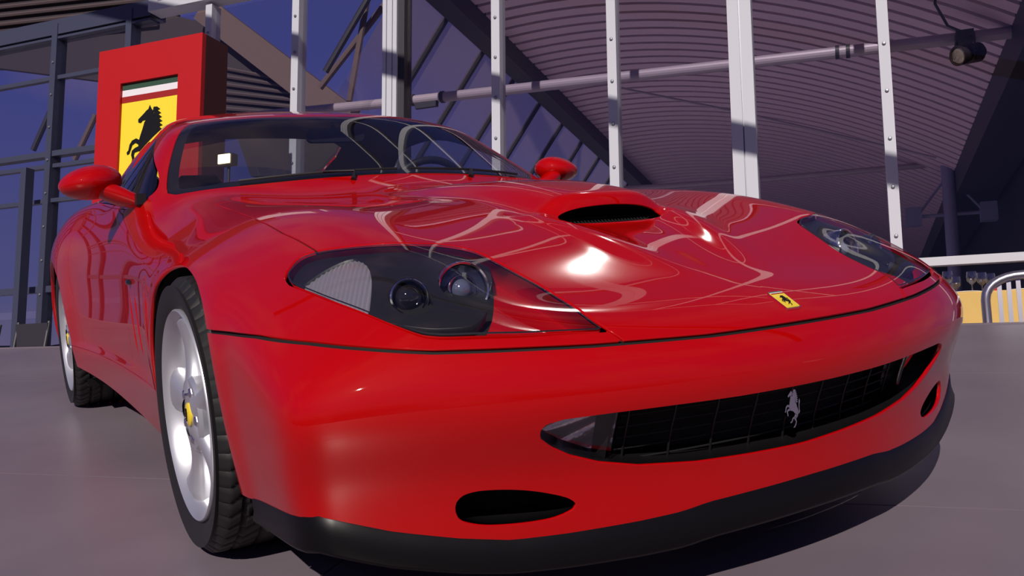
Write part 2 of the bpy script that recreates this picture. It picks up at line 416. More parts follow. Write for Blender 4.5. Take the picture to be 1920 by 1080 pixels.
rw_poly = np.array([(-.05, 2.27), (.25, 2.275), (.37, 2.295), (.43, 2.35), (.45, 2.5), (.435, 2.68), (.38, 2.78), (.2, 2.82), (-.05, 2.83)])
f_rw = lambda P: np.where(P[:, 2] > .95, sdf(plan(P), rw_poly), -.3)
REARW, S = split(S, f_rw(P_(S)), .004)
# headlight opening
head_poly = plan(L_head)
head_poly = np.concatenate([catmull(head_poly[:15], 5, False), catmull(head_poly[14:], 5, False)])
f_hd = lambda P: np.where((P[:, 1] < 0) & (P[:, 2] > .48), sdf(plan(P), head_poly), -.3)
HEAD, S = split(S, f_hd(P_(S)), .007)
# front bumper below its joint line, then the bonnet
fb = lambda P: np.where(P[:, 1] < -.2, -f_bump(P), -.3)
SEAL1 = clip(*S, .014-np.abs(fb(P_(S))))
BUMP, S = split(S, fb(P_(S)), .0085)
nose = plan(L_head)[14]
cutp = plan(L_cut)
j = trace([(1173, 642)])[0][:2]; jd = (j-nose)/np.linalg.norm(j-nose)
hood_poly = np.array([(-.06, -1.3), (.15, -1.3)]+[tuple(nose+jd*.3), tuple(j), tuple(nose)]+[tuple(p) for p in catmull(plan(L_head[3:15]), 4, False)[::-1]]
                     + [tuple(p) for p in cutp[::-1]]+[(x, .56+.16*x*x) for x in np.linspace(.645, -.06, 10)])
f_hood = lambda P: np.where((P[:, 1] < .8) & (P[:, 2] > .4), sdf(plan(P), hood_poly), -.3)
SEAL2 = clip(*S, .010-np.abs(f_hood(P_(S))))
HOOD, S = split(S, f_hood(P_(S)), .0050)
# scoop mouth
sm_poly = catmull([(-.16, .714), (-.12, .700), (0, .697), (.12, .700), (.152, .713), (.13, .727), (.08, .737), (0, .741), (-.08, .737), (-.13, .727)], 5)
f_sm = lambda P: np.where((P[:, 1] > SCY-.05) & (P[:, 1] < SCY+.06), sdf(P[:, [0, 2]], sm_poly), -.3)
HOOD = clip(*HOOD, -f_sm(P_(HOOD)))
# grille and fog duct openings
gt, gb = wrap(L_gril_t), wrap(L_gril_b)
g_poly = np.concatenate([[(-.06, gb[-1, 1])], gb[::-1], gt, [(-.06, gt[-1, 1])]])
GRILLE_REG = lambda P: np.where(P[:, 1] < -.5, sdf(wrap(P), g_poly), -.3)
f_gr = GRILLE_REG(P_(BUMP)); MOUTH = clip(*BUMP, f_gr+.03); BUMP = clip(*BUMP, -f_gr)
fog_poly = catmull(wrap(L_fog), 4)
f_fg = np.where(P_(BUMP)[:, 1] < -.5, sdf(wrap(P_(BUMP)), fog_poly), -.3); FOGR = clip(*BUMP, f_fg+.012); BUMP = clip(*BUMP, -f_fg)
# door, sill, boot lid, rear bumper
sill_z = lambda y: np.interp(y, [.3, 2.3], [.315, .325])
f_sill = lambda P: np.where((P[:, 1] > .2) & (P[:, 1] < 2.4) & (P[:, 0] > .5), sill_z(P[:, 1])-P[:, 2], -.3)
SILL, S = split(S, f_sill(P_(S)), .004)
door_poly = np.array([(.99, .2), (.98, .45), (.98, .62), (.985, .75), (.985, .82), (1.0, .868), (1.03, .852), (1.15, .848), (1.35, .862), (1.7, .888), (2.00, .913), (2.06, .80), (2.05, .60), (1.95, .42), (1.90, .2)])
f_door = lambda P: np.where(P[:, 0] > .5, sdf(side(P), door_poly), -.3)
DOOR, S = split(S, f_door(P_(S)), .004)
FEND, S = split(S, np.where(P_(S)[:, 2] < .862, .73-P_(S)[:, 1], -.3), .0)
BOOT, S = split(S, sdf(plan(P_(S)), [(-.06, 2.9), (.5, 2.88), (.64, 2.96), (.66, 3.2), (.6, 3.42), (.2, 3.5), (-.06, 3.51)])-np.where(P_(S)[:, 2] < .8, 1, 0), .004)
RBUMP, S = split(S, np.where(P_(S)[:, 1] > 2.88, .56-P_(S)[:, 2], -.3), .004)
ROOF, QUART = split(S, np.where(P_(S)[:, 1] > 2.3, np.minimum(P_(S)[:, 2]-.99, 2.35-P_(S)[:, 1]), P_(S)[:, 2]-.90)*1.0, .0)

panel('bonnet', HOOD, car, 'red_paint', depth=.007)
panel('front_bumper', BUMP, car, 'red_paint', depth=.009)
panel('front_fender', FEND, car, 'red_paint', 'pair', .009)
panel('door', DOOR, car, 'red_paint', 'pair')
panel('sill', SILL, car, 'red_paint', 'pair', .02)
panel('roof', ROOF, car, 'red_paint')
panel('rear_quarter', QUART, car, 'red_paint', 'pair', .016)
panel('boot_lid', BOOT, car, 'red_paint')
panel('rear_bumper', RBUMP, car, 'red_paint', depth=.02)

for SL, d_ in ((SEAL1, .008), (SEAL2, .0065)):
    V_, N_, T_ = join_halves((SL[0]-SL[1]*d_, SL[1], SL[2])); link('joint_seal', mesh_np('joint_seal', V_, T_, N_), car, 'black_void')

# ---------------------------------------------------------------- small solid builders
class MB:
    """collects solids into one mesh"""
    def __init__(self): self.v = []; self.f = []
    def add(self, V, Fc):
        o = len(self.v); self.v += [tuple(map(float, p)) for p in V]; self.f += [tuple(int(i)+o for i in q) for q in Fc]; return self
    def box(self, c, s, M=None):
        P = np.array([(x, y, z) for x in (-.5, .5) for y in (-.5, .5) for z in (-.5, .5)])*np.array(s)
        if M is not None: P = P@np.array(M).T
        return self.add(P+np.array(c), [(0, 1, 3, 2), (4, 6, 7, 5), (0, 4, 5, 1), (2, 3, 7, 6), (0, 2, 6, 4), (1, 5, 7, 3)])
    def tube(self, path, r, seg=12, cap=True):
        path = np.asarray(path, float); n = len(path); rr = np.broadcast_to(r, n); V = []; up = None
        for i in range(n):
            t = path[min(i+1, n-1)]-path[max(i-1, 0)]; t /= np.linalg.norm(t)
            if up is None: up = np.cross(t, (0, 0, 1)) if abs(t[2]) < .9 else np.cross(t, (1, 0, 0))
            a = up-t*(up@t); a /= np.linalg.norm(a); b = np.cross(t, a); up = a
            for k in range(seg):
                w = 2*math.pi*k/seg; V.append(path[i]+rr[i]*(a*math.cos(w)+b*math.sin(w)))
        Fc = [(i*seg+k, i*seg+(k+1) % seg, (i+1)*seg+(k+1) % seg, (i+1)*seg+k) for i in range(n-1) for k in range(seg)]
        if cap: Fc += [tuple(range(seg))[::-1], tuple((n-1)*seg+k for k in range(seg))]
        return self.add(V, Fc)
    def lathe(self, prof, seg=48, M=None, o=(0, 0, 0), closed=False):
        """prof: (radius, height) pairs around the local z axis"""
        V = []; n = len(prof)
        for k in range(seg):
            w = 2*math.pi*k/seg; V += [(r*math.cos(w), r*math.sin(w), h) for r, h in prof]
        V = np.array(V)
        if M is not None: V = V@np.array(M).T
        m = n if closed else n-1
        return self.add(V+np.array(o), [(k*n+i, ((k+1) % seg)*n+i, ((k+1) % seg)*n+(i+1) % n, k*n+(i+1) % n) for k in range(seg) for i in range(m)])
    def prism(self, poly, h, M=None, o=(0, 0, 0)):
        """closed 2D outline (counter-clockwise) extruded along local z from 0 to h"""
        n = len(poly); V = np.array([(x, y, 0) for x, y in poly]+[(x, y, h) for x, y in poly], float)
        if M is not None: V = V@np.array(M).T
        return self.add(V+np.array(o), [tuple(range(n))[::-1], tuple(range(n, 2*n))]+[(i, (i+1) % n, n+(i+1) % n, n+i) for i in range(n)])
    def build(self, name, material, parent=None, smooth=None):
        me = bpy.data.meshes.new(name); me.from_pydata(self.v, [], self.f); me.update()
        if smooth is not None:
            me.polygons.foreach_set('use_smooth', [True]*len(me.polygons))
            if smooth < 180: me.set_sharp_from_angle(angle=math.radians(smooth))
        return link(name, me, parent, material)
def frame_to(n, up=(0, 0, 1)):
    """3x3 whose local z is n and local y is close to up"""
    n = np.asarray(n, float); n = n/np.linalg.norm(n); x = np.cross(up, n); x /= np.linalg.norm(x); y = np.cross(n, x)
    return np.stack([x, y, n], 1)
def dup(o, parent, name=None):
    c = o.copy(); COL.objects.link(c); c.parent = parent
    return c
MIR = np.diag([-1.0, 1, 1])

# ---------------------------------------------------------------- glass, trim and lamps of the car
pane_mat('car_glass', (.74, .77, .80), .02, 0, .95)
pane_mat('cover_glass', (.96, .96, .96), .03, 0, .9)
mat('lip_black', (.005, .0045, .0055), rough=.33, spec=.18)
mat('chrome', (.75, .75, .78), rough=.08, metal=1.0)
mat('alloy', (.66, .66, .71), rough=.36, metal=.75)
mat('lamp_lens_blue', (.20, .22, .34), rough=.08, metal=.5, coat=1.0)
mat('dark_lens', (.01, .01, .012), rough=.06, coat=1.0)
mat('clear_lens', (.62, .57, .64), rough=.16, metal=.7)
mat('badge_yellow', (.86, .62, .03), rough=.3, coat=.6)
mat('horse_black', (.006, .005, .004), rough=.4)
mat('tan_leather', (.33, .22, .12), rough=.6)
mat('black_leather', (.012, .011, .012), rough=.5)
mat('mesh_metal', (.05, .05, .05), rough=.45, metal=.6)

ws = panel('windscreen', WIND, car, 'car_glass', depth=.003)[0]
panel('side_window', SIDEW, car, 'car_glass', 'pair', .003)
panel('rear_window', REARW, car, 'car_glass', depth=.003)
def sunk(S, d): return S[0]-S[1]*d, S[1], S[2]
# black ceramic border inside the windscreen edge
fw = f_ws(P_(WIND)); border = clip(*WIND, .036-fw+np.where(P_(WIND)[:, 1] < .9, .006, 0))
V_, N_, T_ = join_halves(sunk(border, .004))
link('black_border', mesh_np('black_border', V_, T_, N_), ws, 'black_plastic')
tag(ws, 'sloping windscreen with black border')

# headlight pair: built on the photo's left, mirrored to the other side
def both(fn):
    fn(MIR); fn(np.eye(3))
def put(S, name, material, parent, M, depth=0):
    S = folded(S, depth) if depth else S
    V, N, T = S
    if M[0, 0] < 0: V, N, T = mirror((V, N, T))
    return link(name, mesh_np(name, V, T, N), parent, material)
bez_px = [(543, 532), (537, 520), (541, 506), (560, 484), (593, 471), (647, 464), (713, 458), (780, 457), (830, 459), (875, 467), (905, 480), (917, 500), (922, 530), (918, 568), (905, 595), (880, 610), (830, 614), (790, 612), (745, 605), (697, 595), (650, 578), (613, 562), (563, 542)]
ind_px = [(566, 536), (583, 521), (613, 502), (650, 486), (672, 484), (688, 494), (696, 515), (697, 540), (694, 570), (690, 586), (672, 585), (645, 570), (613, 556), (585, 545)]
ISO_B, ISO_I = -.018, -.024
bez_poly = catmull(plan(trace(bez_px, ISO_B)), 4); ind_hole = catmull(plan(trace(ind_px, ISO_B)), 4); ind_poly = catmull(plan(trace(ind_px, ISO_I)), 4)
fh = f_hd(P_(HEAD))
def head_inner(d):                # surface sunk under the cover
    return sunk(HEAD, d)
FLOOR_H = head_inner(.046)
BEZ = head_inner(-ISO_B); fz = sdf(plan(P_(BEZ)), bez_poly); BEZ = clip(*BEZ, fz); BEZ = clip(*BEZ, -sdf(plan(P_(BEZ)), ind_hole))
IND = head_inner(-ISO_I); IND = clip(*IND, sdf(plan(P_(IND)), ind_poly)+.004)
lam1 = trace([(766, 558)], -.034)[0]; lam2 = trace([(868, 541)], -.036)[0]
LAMPS = ((lam1, .034, (-.26, -.95, .16), 0), (lam2, .046, (-.20, -.96, .16), 1))
for c_, r_, n_, k_ in LAMPS:
    ax_ = np.array([-n_[0], n_[1], n_[2]]); ax_ /= np.linalg.norm(ax_); d_ = P_(BEZ)-c_; along = d_@ax_
    rad = np.linalg.norm(d_-along[:, None]*ax_, axis=1)
    BEZ = clip(*BEZ, np.where(along > -.03, rad-r_*1.12, .05))
def finer(S, n):
    for _ in range(n):
        V, N, T = S
        e = np.sort(np.concatenate([T[:, [0, 1]], T[:, [1, 2]], T[:, [2, 0]]]), 1); u, inv = np.unique(e, axis=0, return_inverse=True); inv = inv.ravel()+len(V); k = len(T)
        a, b, c = inv[:k], inv[k:2*k], inv[2*k:]
        V2 = np.concatenate([V, (V[u[:, 0]]+V[u[:, 1]])/2]); N2 = np.concatenate([N, (N[u[:, 0]]+N[u[:, 1]])/2]); N2 /= np.linalg.norm(N2, axis=1)[:, None]
        S = (V2, N2, np.concatenate([np.stack([T[:, 0], a, c], 1), np.stack([a, T[:, 1], b], 1), np.stack([c, b, T[:, 2]], 1), np.stack([a, b, c], 1)]))
    return S
IND = finer(IND, 3)
fz = sdf(plan(P_(FLOOR_H)), bez_poly)+.002; FLOOR_B = clip(*FLOOR_H, fz); FLOOR_R = clip(*FLOOR_H, -fz)
def headlight(M):
    h = empty('headlight'); h.parent = car
    put(HEAD, 'cover', 'cover_glass', h, M, .004)
    put(FLOOR_R, 'housing', 'red_paint', h, M); put(FLOOR_B, 'lamp_well', 'black_void', h, M)
    # side wall of the bucket, from the cover's edge down
    W_ = folded(sunk(HEAD, .006), .042)
    wall = compact(W_[0], W_[1], W_[2][len(HEAD[2]):]); put(wall, 'housing_wall', 'red_paint', h, M)
    put(BEZ, 'bezel', 'black_plastic', h, M, .030)
    # ribbed indicator lens: ribs follow the car's height direction
    V, N, T = IND; s = V[:, 0]*.849+V[:, 1]*.524; d = .0012*np.sin(s*2*math.pi/.009)
    sl = np.cos(s*2*math.pi/.009)*.75; Nr = N-sl[:, None]*np.array([.849, .524, 0]); Nr /= np.linalg.norm(Nr, axis=1)[:, None]
    put((V+N*d[:, None], Nr, T), 'indicator_lens', 'clear_lens', h, M)
    for c, r, n, k in LAMPS:
        K = frame_to(M@np.array([-n[0], n[1], n[2]])); cc = M@c
        MB().lathe([(r*1.00, -.05), (r*1.08, -.03), (r*1.10, .004), (r*1.05, .008), (r*.98, .006), (r*.95, -.004)], 40, K, cc).build('lamp_ring', 'chrome' if k else 'black_plastic', h, 40)
        if k:
            MB().lathe([(r*.97, -.002), (r*.9, -.012), (r*.75, -.024), (r*.55, -.034), (r*.3, -.040), (.0005, -.042)], 40, K, cc).build('lamp_reflector', 'chrome', h, 60)
            MB().lathe([(r*.44, -.034), (r*.46, -.014), (r*.40, -.005), (r*.26, .001), (r*.10, .004), (.0005, .0045)], 32, K, cc).build('lamp_lens', 'lamp_lens_blue', h, 60)
            MB().lathe([(r*.50, -.018), (r*.58, -.012), (r*.60, -.004), (r*.52, .0)], 40, K, cc).build('lamp_trim', 'chrome', h, 60)
        else:
            MB().lathe([(r*.97, -.002), (r*.88, -.008), (r*.72, -.010), (r*.7, .0), (r*.62, .006), (r*.4, .012), (r*.2, .015), (.0005, .016)], 40, K, cc).build('lamp_lens', 'dark_lens', h, 60)
            MB().lathe([(r*.84, -.004), (r*.93, .002), (r*1.02, .008), (r*.93, .011), (r*.86, .006)], 40, K, cc).build('lamp_trim', 'chrome', h, 60)
    # dark seal line around the cover
    ring = clip(*HEAD, .006-fh); put(sunk(ring, .0015), 'seal', 'black_plastic', h, M)
both(headlight)

# ---------------------------------------------------------------- grille mouth
gr = empty('grille'); gr.parent = car
tag(gr, 'wide black egg-crate grille')
back = sunk(MOUTH, .105); V_, N_, T_ = join_halves(back); link('back_plate', mesh_np('back_plate', V_, T_, N_), gr, 'black_void')
# tunnel wall behind the red edge
mo = clip(*MOUTH, GRILLE_REG(P_(MOUTH))+.004); jm = join_halves(mo); fl = folded((jm[0]-jm[1]*.012, jm[1], jm[2]), .10)
fl = compact(fl[0], fl[1], fl[2][len(jm[2]):]); link('duct_wall', mesh_np('duct_wall', fl[0], fl[2], fl[1]), gr, 'black_plastic')
def front_pt(x, z, off):
    """point on the nose skin at (x, z), moved in by off"""
    y = -1.1
    ys = np.linspace(-1.08, -.5, 600); f = F(np.stack([np.full(600, x), ys, np.full(600, z)], 1)); k = np.argmax(f < 0)
    return np.array([x, ys[k]+off, z])
gz_t = lambda x: np.interp(abs(x), L_gril_t[::-1][:, 0][np.argsort(L_gril_t[::-1][:, 0])], L_gril_t[::-1][:, 2][np.argsort(L_gril_t[::-1][:, 0])])
gz_b = lambda x: np.interp(abs(x), np.sort(L_gril_b[:, 0]), L_gril_b[np.argsort(L_gril_b[:, 0]), 2])
for z in np.arange(.278, .384, .021):
    xs = [x for x in np.linspace(-.50, .50, 41) if gz_b(x)-.005 < z < gz_t(x)+.005 and abs(x) < .40]
    if len(xs) > 2: MB().tube([front_pt(x, z, .058) for x in xs], .0018, 6).build('slat', 'black_void', gr, 60)
for x in np.arange(-.36, .37, .09):
    a, b = gz_b(x)-.004, gz_t(x)+.004
    MB().tube([front_pt(x, z, .056) for z in np.linspace(a, b, 5)], .0022, 6).build('slat', 'black_plastic', gr, 60)
# driving lamps at the two ends of the mouth
def fog_lamp(M):
    g = empty('driving_lamp'); g.parent = car
    reg = sunk(MOUTH, .030); w = wrap(P_(MOUTH)); xx = P_(MOUTH)[:, 0]
    LENS = clip(*reg, np.minimum(GRILLE_REG(P_(MOUTH))+.006, xx-.405)); put(LENS, 'lens', 'cover_glass', g, M, .01)
    reg2 = sunk(MOUTH, .070); R2 = clip(*reg2, np.minimum(GRILLE_REG(P_(MOUTH))+.006, xx-.405)); 
    V, N, T = R2; s = V[:, 2]*260+V[:, 0]*90; Nr = N+np.stack([.35*np.sin(s), 0*s, .5*np.cos(s*.7)], 1); Nr /= np.linalg.norm(Nr, axis=1)[:, None]
    put((V, Nr, T), 'reflector', 'clear_lens', g, M)
    K = np.eye(3); p = [M@front_pt(.405, z, .034) for z in np.linspace(gz_b(.405), gz_t(.405), 6)]; q = [a+np.array([0, .045, 0]) for a in p]
    V = p+q; MB().add(V, [(i, i+1, 7+i, 6+i) for i in range(5)]).build('divider', 'black_plastic', g)
both(fog_lamp)
# lower ducts
def fog_duct(M):
    g = empty('brake_duct'); g.parent = car
    R_ = clip(*FOGR, (sdf(wrap(P_(FOGR)), fog_poly)+.003)); d = folded(sunk(R_, .018), .09)
    wall = compact(d[0], d[1], d[2][len(R_[2]):]); put(wall, 'duct_wall', 'black_plastic', g, M); put(sunk(R_, .10), 'back_plate', 'black_void', g, M)
both(fog_duct)
# scoop duct with its mesh
sd_ = empty('scoop_duct'); sd_.parent = car
outer = [(.150*math.cos(a), .716+.028*math.sin(a)) for a in np.linspace(0, 2*math.pi, 40, endpoint=False)]
ring0 = [(x, SCY+.012+.9*x*x, z) for x, z in outer]; ring1 = [(x*.9, SCY+.14, .700+(z-.716)*.8) for x, z in outer]
MB().add(ring0+ring1, [(i, (i+1) % 40, 40+(i+1) % 40, 40+i) for i in range(40)]+[tuple(range(40, 80))]).build('duct', 'black_void', sd_, 60)
for k in range(25):
    x = -.12+.01*k; MB().tube([(x, SCY+.020, .698), (x+.006, SCY+.052, .711)], .0014, 5).build('mesh_wire', 'mesh_metal', sd_)
for k in range(3): MB().tube([(-.125, SCY+.022+.013*k, .699+.0055*k), (.131, SCY+.022+.013*k, .699+.0055*k)], .0012, 5).build('mesh_wire', 'mesh_metal', sd_)

# black lower lip
def lip_sections():
    out = []
    L = L_redbot[np.argsort(wrap(L_redbot)[:, 0])]; a = wrap(L)[:, 0]
    for th in np.linspace(0, a[-1]-.01, 46):
        z = np.interp(th, a, L[:, 2]); 
        def at(zz, off):
            rr = np.linspace(.6, 1.15, 6000); P = np.stack([rr*math.sin(th), -rr*math.cos(th), np.full(6000, zz)], 1); k = np.argmax(F(P) > off); return P[k]
        zl = z-np.interp(th, [0, .3, .6, .9, 1.16], [.062, .062, .055, .060, .045])
        p0 = at(z+.004, -.004); p1 = at(z, .002); p2 = at((z+zl)/2, .006); p3 = at(zl+.008, .014); p4 = at(zl, .010); p5 = p4*[.9, .9, 1]
        out.append([p0, p1, p2, p3, p4, p5])
    return np.array(out)
SEC = lip_sections(); SEC = np.concatenate([(SEC*[-1, 1, 1])[::-1][:-1], SEC]); nS = len(SEC)
MB().add(SEC.reshape(-1, 3), [(i*6+k, i*6+k+1, (i+1)*6+k+1, (i+1)*6+k) for i in range(nS-1) for k in range(5)]).build('front_lip', 'lip_black', car, 70)

# floor pan, wheel wells, bulkhead
pan = [(-.52, -.86), (.52, -.86), (.70, -.68), (.70, -.44), (.52, -.42), (.52, .42), (.82, .44), (.82, 2.08), (.52, 2.10), (.52, 2.90), (.78, 2.92), (.7, 3.3), (-.7, 3.3), (-.78, 2.92), (-.52, 2.9), (-.52, 2.1), (-.82, 2.08), (-.82, .44), (-.52, .42), (-.52, -.42), (-.70, -.44), (-.70, -.68)]
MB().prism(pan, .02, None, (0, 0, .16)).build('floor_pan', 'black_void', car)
for y0, s in ((0, -1), (0, 1), (2.5, -1), (2.5, 1)):
    V = []; ring = [p for p in ARCH if p[1] > .12] if y0 == 0 else [(.378*math.cos(w), ZH+.378*math.sin(w)) for w in np.radians(np.linspace(-30, 210, 40))]
    ring = sorted(ring, key=lambda p: math.atan2(p[1]-.2, p[0])); n = len(ring)-1
    for k in range(n+1):
        yy = y0+ring[k][0]*1.02; zz = .2+(ring[k][1]-.2)*1.015
        xs = np.linspace(.93, .5, 60); f = F(np.stack([xs, np.full(60, yy), np.full(60, zz)], 1)); xo = xs[np.argmax(f < -.014)]
        V += [(s*.50, yy, zz), (s*xo, yy, zz)]
    Fc = [(2*k, 2*k+2, 2*k+3, 2*k+1) for k in range(n)]; V.append((s*.50, y0, ZH)); c = len(V)-1
    Fc += [(2*k, 2*k+2, c) for k in range(n)]
    MB().add(V, Fc).build('wheel_well', 'black_void', car, 60)
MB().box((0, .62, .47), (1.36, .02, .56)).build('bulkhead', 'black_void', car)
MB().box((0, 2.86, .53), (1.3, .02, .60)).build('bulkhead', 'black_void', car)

# ---------------------------------------------------------------- wheels
def make_tyre(R_o, width, x_out):
    """profile across the tyre; local z = car's outward axis"""
    hw = width/2; Ri = .236
    prof = [(Ri, hw-.022), (Ri+.012, hw-.012), (Ri+.035, hw-.003), (Ri+.06, hw-.001), (R_o-.022, hw-.008), (R_o-.008, hw-.020)]
    tread = []; n = 26
    for k in range(n+1):
        t = k/n; z = (hw-.026)*(1-2*t); gro = any(abs(z-g) < .006 for g in (-.07, -.025, .025, .07))
        tread.append((R_o-.0065*(abs(z)/hw)**4-(.008 if gro else 0), z))
    prof = prof+tread+[(r, -z) for r, z in prof[::-1]]
    seg = 300; V = []; m = len(prof)
    for k in range(seg):
        w = 2*math.pi*k/seg
        for i, (r, z) in enumerate(prof):
            rr, ww = r, w
            if 5 <= i <= m-6:
                sk = (k+int(abs(z)*120)) % 6
                if sk == 0 and abs(z) > .028: rr = r-.0065
            V.append((rr*math.cos(ww), rr*math.sin(ww), z))
    return V, [(k*m+i, k*m+i+1, ((k+1) % seg)*m+i+1, ((k+1) % seg)*m+i) for k in range(seg) for i in range(m-1)]
def make_wheel(sgn, y, tyre_w, face_x, R_t, rot):
    """face_x: |x| of the tyre's outer side"""
    w = empty('wheel'); w.parent = car; w.location = (sgn*(face_x-tyre_w/2), y, ZH)
    K = np.array([[0, 0, sgn], [sgn, 0, 0], [0, 1, 0]], float)                     # local z -> outward x
    V, Fc = make_tyre(R_t, tyre_w, face_x); MB().add(np.array(V)@K.T, Fc).build('tyre', 'rubber', w, 40)
    hw = tyre_w/2
    # rim: barrel, lip
    MB().lathe([(.212, -hw+.01), (.222, -hw+.03), (.208, hw-.09), (.214, hw-.05), (.226, hw-.018), (.238, hw-.006), (.242, hw-.010), (.241, hw-.022), (.232, hw-.030), (.228, hw-.06), (.226, -hw+.01)], 96, K, closed=True).build('rim', 'alloy', w, 50)
    # five broad spokes with dished faces
    hub_z = hw-.022
    for s in range(5):
        a0 = rot+2*math.pi*s/5; rows = []; n = 14
        for i in range(n+1):
            t = i/n; r = .048+(.226-.048)*t
            half = .036-.010*math.sin(math.pi*min(t/.75, 1))+.034*max(0, (t-.55)/.45)**2
            zf = hub_z+.006-.030*math.sin(math.pi*t*.85)*.55+.004*t-(.012 if t > .98 else 0)
            row = []
            for u in np.linspace(-1, 1, 11):
                ed = abs(u)**4; row.append((r, half*u, zf-.018*ed+.004*(1-u*u)))
            rows.append(row)
        V = []; m = 11
        for row in rows:
            for r, b, z in row: V.append((r*math.cos(a0)-b*math.sin(a0), r*math.sin(a0)+b*math.cos(a0), z))
        for row in rows:
            for r, b, z in row: V.append((r*math.cos(a0)-b*math.sin(a0), r*math.sin(a0)+b*math.cos(a0), z-.030))
        N0 = len(rows)*m; Fc = []
        for i in range(n):
            for k in range(m-1):
                Fc.append((i*m+k, (i+1)*m+k, (i+1)*m+k+1, i*m+k+1)); Fc.append((N0+i*m+k, N0+i*m+k+1, N0+(i+1)*m+k+1, N0+(i+1)*m+k))
            Fc.append((i*m, N0+i*m, N0+(i+1)*m, (i+1)*m)); Fc.append((i*m+m-1, (i+1)*m+m-1, N0+(i+1)*m+m-1, N0+i*m+m-1))
        MB().add(np.array(V)@K.T, Fc).build('spoke', 'alloy', w, 45)
    MB().lathe([(.088, hub_z-.03), (.088, hub_z-.006), (.080, hub_z+.002), (.060, hub_z+.002), (.046, hub_z+.004), (.040, hub_z+.004), (.0005, hub_z+.004)], 48, K).build('hub', 'alloy', w, 40)
    cap = MB().lathe([(.027, hub_z+.002), (.027, hub_z+.007), (.023, hub_z+.010), (.0005, hub_z+.0115)], 32, K).build('hub_cap', 'badge_yellow', w, 40)
    h = horse_polys(.030); hb = MB()
    for poly in h: hb.prism(poly, .0035, K@np.diag([1, 1, 1]), tuple(K@np.array([0, 0, hub_z+.0098])))
    hb.build('cap_emblem', 'horse_black', cap)
    for s in range(5):
        a0 = rot+math.pi/5+2*math.pi*s/5
        MB().lathe([(.0125, hub_z-.012), (.0125, hub_z+.004), (.009, hub_z+.007), (.0005, hub_z+.007)], 6, K, K@np.array([.057*math.cos(a0), .057*math.sin(a0), 0])).build('wheel_bolt', 'chrome', w)
    MB().lathe([(.02, hub_z-.10), (.155, hub_z-.10), (.155, hub_z-.125), (.02, hub_z-.125)], 48, K).build('brake_disc', 'mesh_metal', w, 40)
    return w

# rearing horse outline, facing left, unit height, built from overlapping closed outlines
def horse_polys(H):
    body = [(-.02, .36), (-.075, .30), (-.10, .22), (-.13, .14), (-.155, .06), (-.15, -.01), (-.11, -.05), (-.06, -.065), (-.01, -.09), (.03, -.13), (.06, -.19), (.11, -.22), (.16, -.19), (.18, -.12), (.165, -.05), (.135, .02), (.12, .10), (.115, .20), (.11, .28), (.085, .36), (.05, .41), (.01, .42)]
    head = [(.05, .42), (.02, .455), (-.005, .50), (-.022, .455), (-.05, .44), (-.09, .405), (-.135, .37), (-.17, .345), (-.168, .305), (-.13, .298), (-.105, .322), (-.06, .325), (-.02, .30), (.05, .34)]
    fl1 = [(-.14, .09), (-.19, .115), (-.25, .095), (-.285, .05), (-.30, -.02), (-.325, -.045), (-.315, -.075), (-.285, -.06), (-.265, -.01), (-.245, .04), (-.20, .062), (-.14, .03)]
    fl2 = [(-.13, .02), (-.20, .0), (-.245, -.03), (-.255, -.08), (-.235, -.14), (-.245, -.17), (-.215, -.185), (-.20, -.15), (-.215, -.09), (-.205, -.055), (-.15, -.045), (-.10, -.05)]
    hl1 = [(.06, -.14), (.02, -.20), (-.01, -.26), (.02, -.31), (.05, -.35), (.03, -.41), (-.01, -.46), (-.05, -.485), (-.05, -.505), (.0, -.50), (.05, -.445), (.085, -.37), (.075, -.32), (.05, -.27), (.09, -.235), (.13, -.20)]
    hl2 = [(.10, -.20), (.06, -.23), (-.02, -.225), (-.075, -.26), (-.10, -.32), (-.155, -.345), (-.15, -.37), (-.10, -.365), (-.065, -.33), (-.045, -.285), (.0, -.265), (.07, -.285), (.15, -.22)]
    tail = [(.15, -.15), (.20, -.17), (.235, -.12), (.225, -.04), (.235, .06), (.265, .14), (.25, .22), (.225, .15), (.215, .20), (.205, .10), (.195, .0), (.20, -.07), (.185, -.11), (.15, -.10)]
    mane = []
    for k in range(7):
        t = k/6; x, y = .075+.045*math.sin(t*2.2), .44-.30*t
        mane.append([(x-.02, y+.03), (x-.03, y-.035), (x+.075, y-.005), (x+.03, y+.028)])
    S_ = [body, head, fl1, fl2, hl1, hl2, tail]+mane
    out = []
    for p in S_:
        p = [(x*H, y*H) for x, y in p]; ar = sum(p[i][0]*p[(i+1) % len(p)][1]-p[(i+1) % len(p)][0]*p[i][1] for i in range(len(p)))
        out.append(p if ar > 0 else p[::-1])
    return out
for sg in (-1, 1):
    make_wheel(sg, 0.0, .255, .924, .316, 1.75)
    make_wheel(sg, 2.5, .285, .935, .316, 1.2)

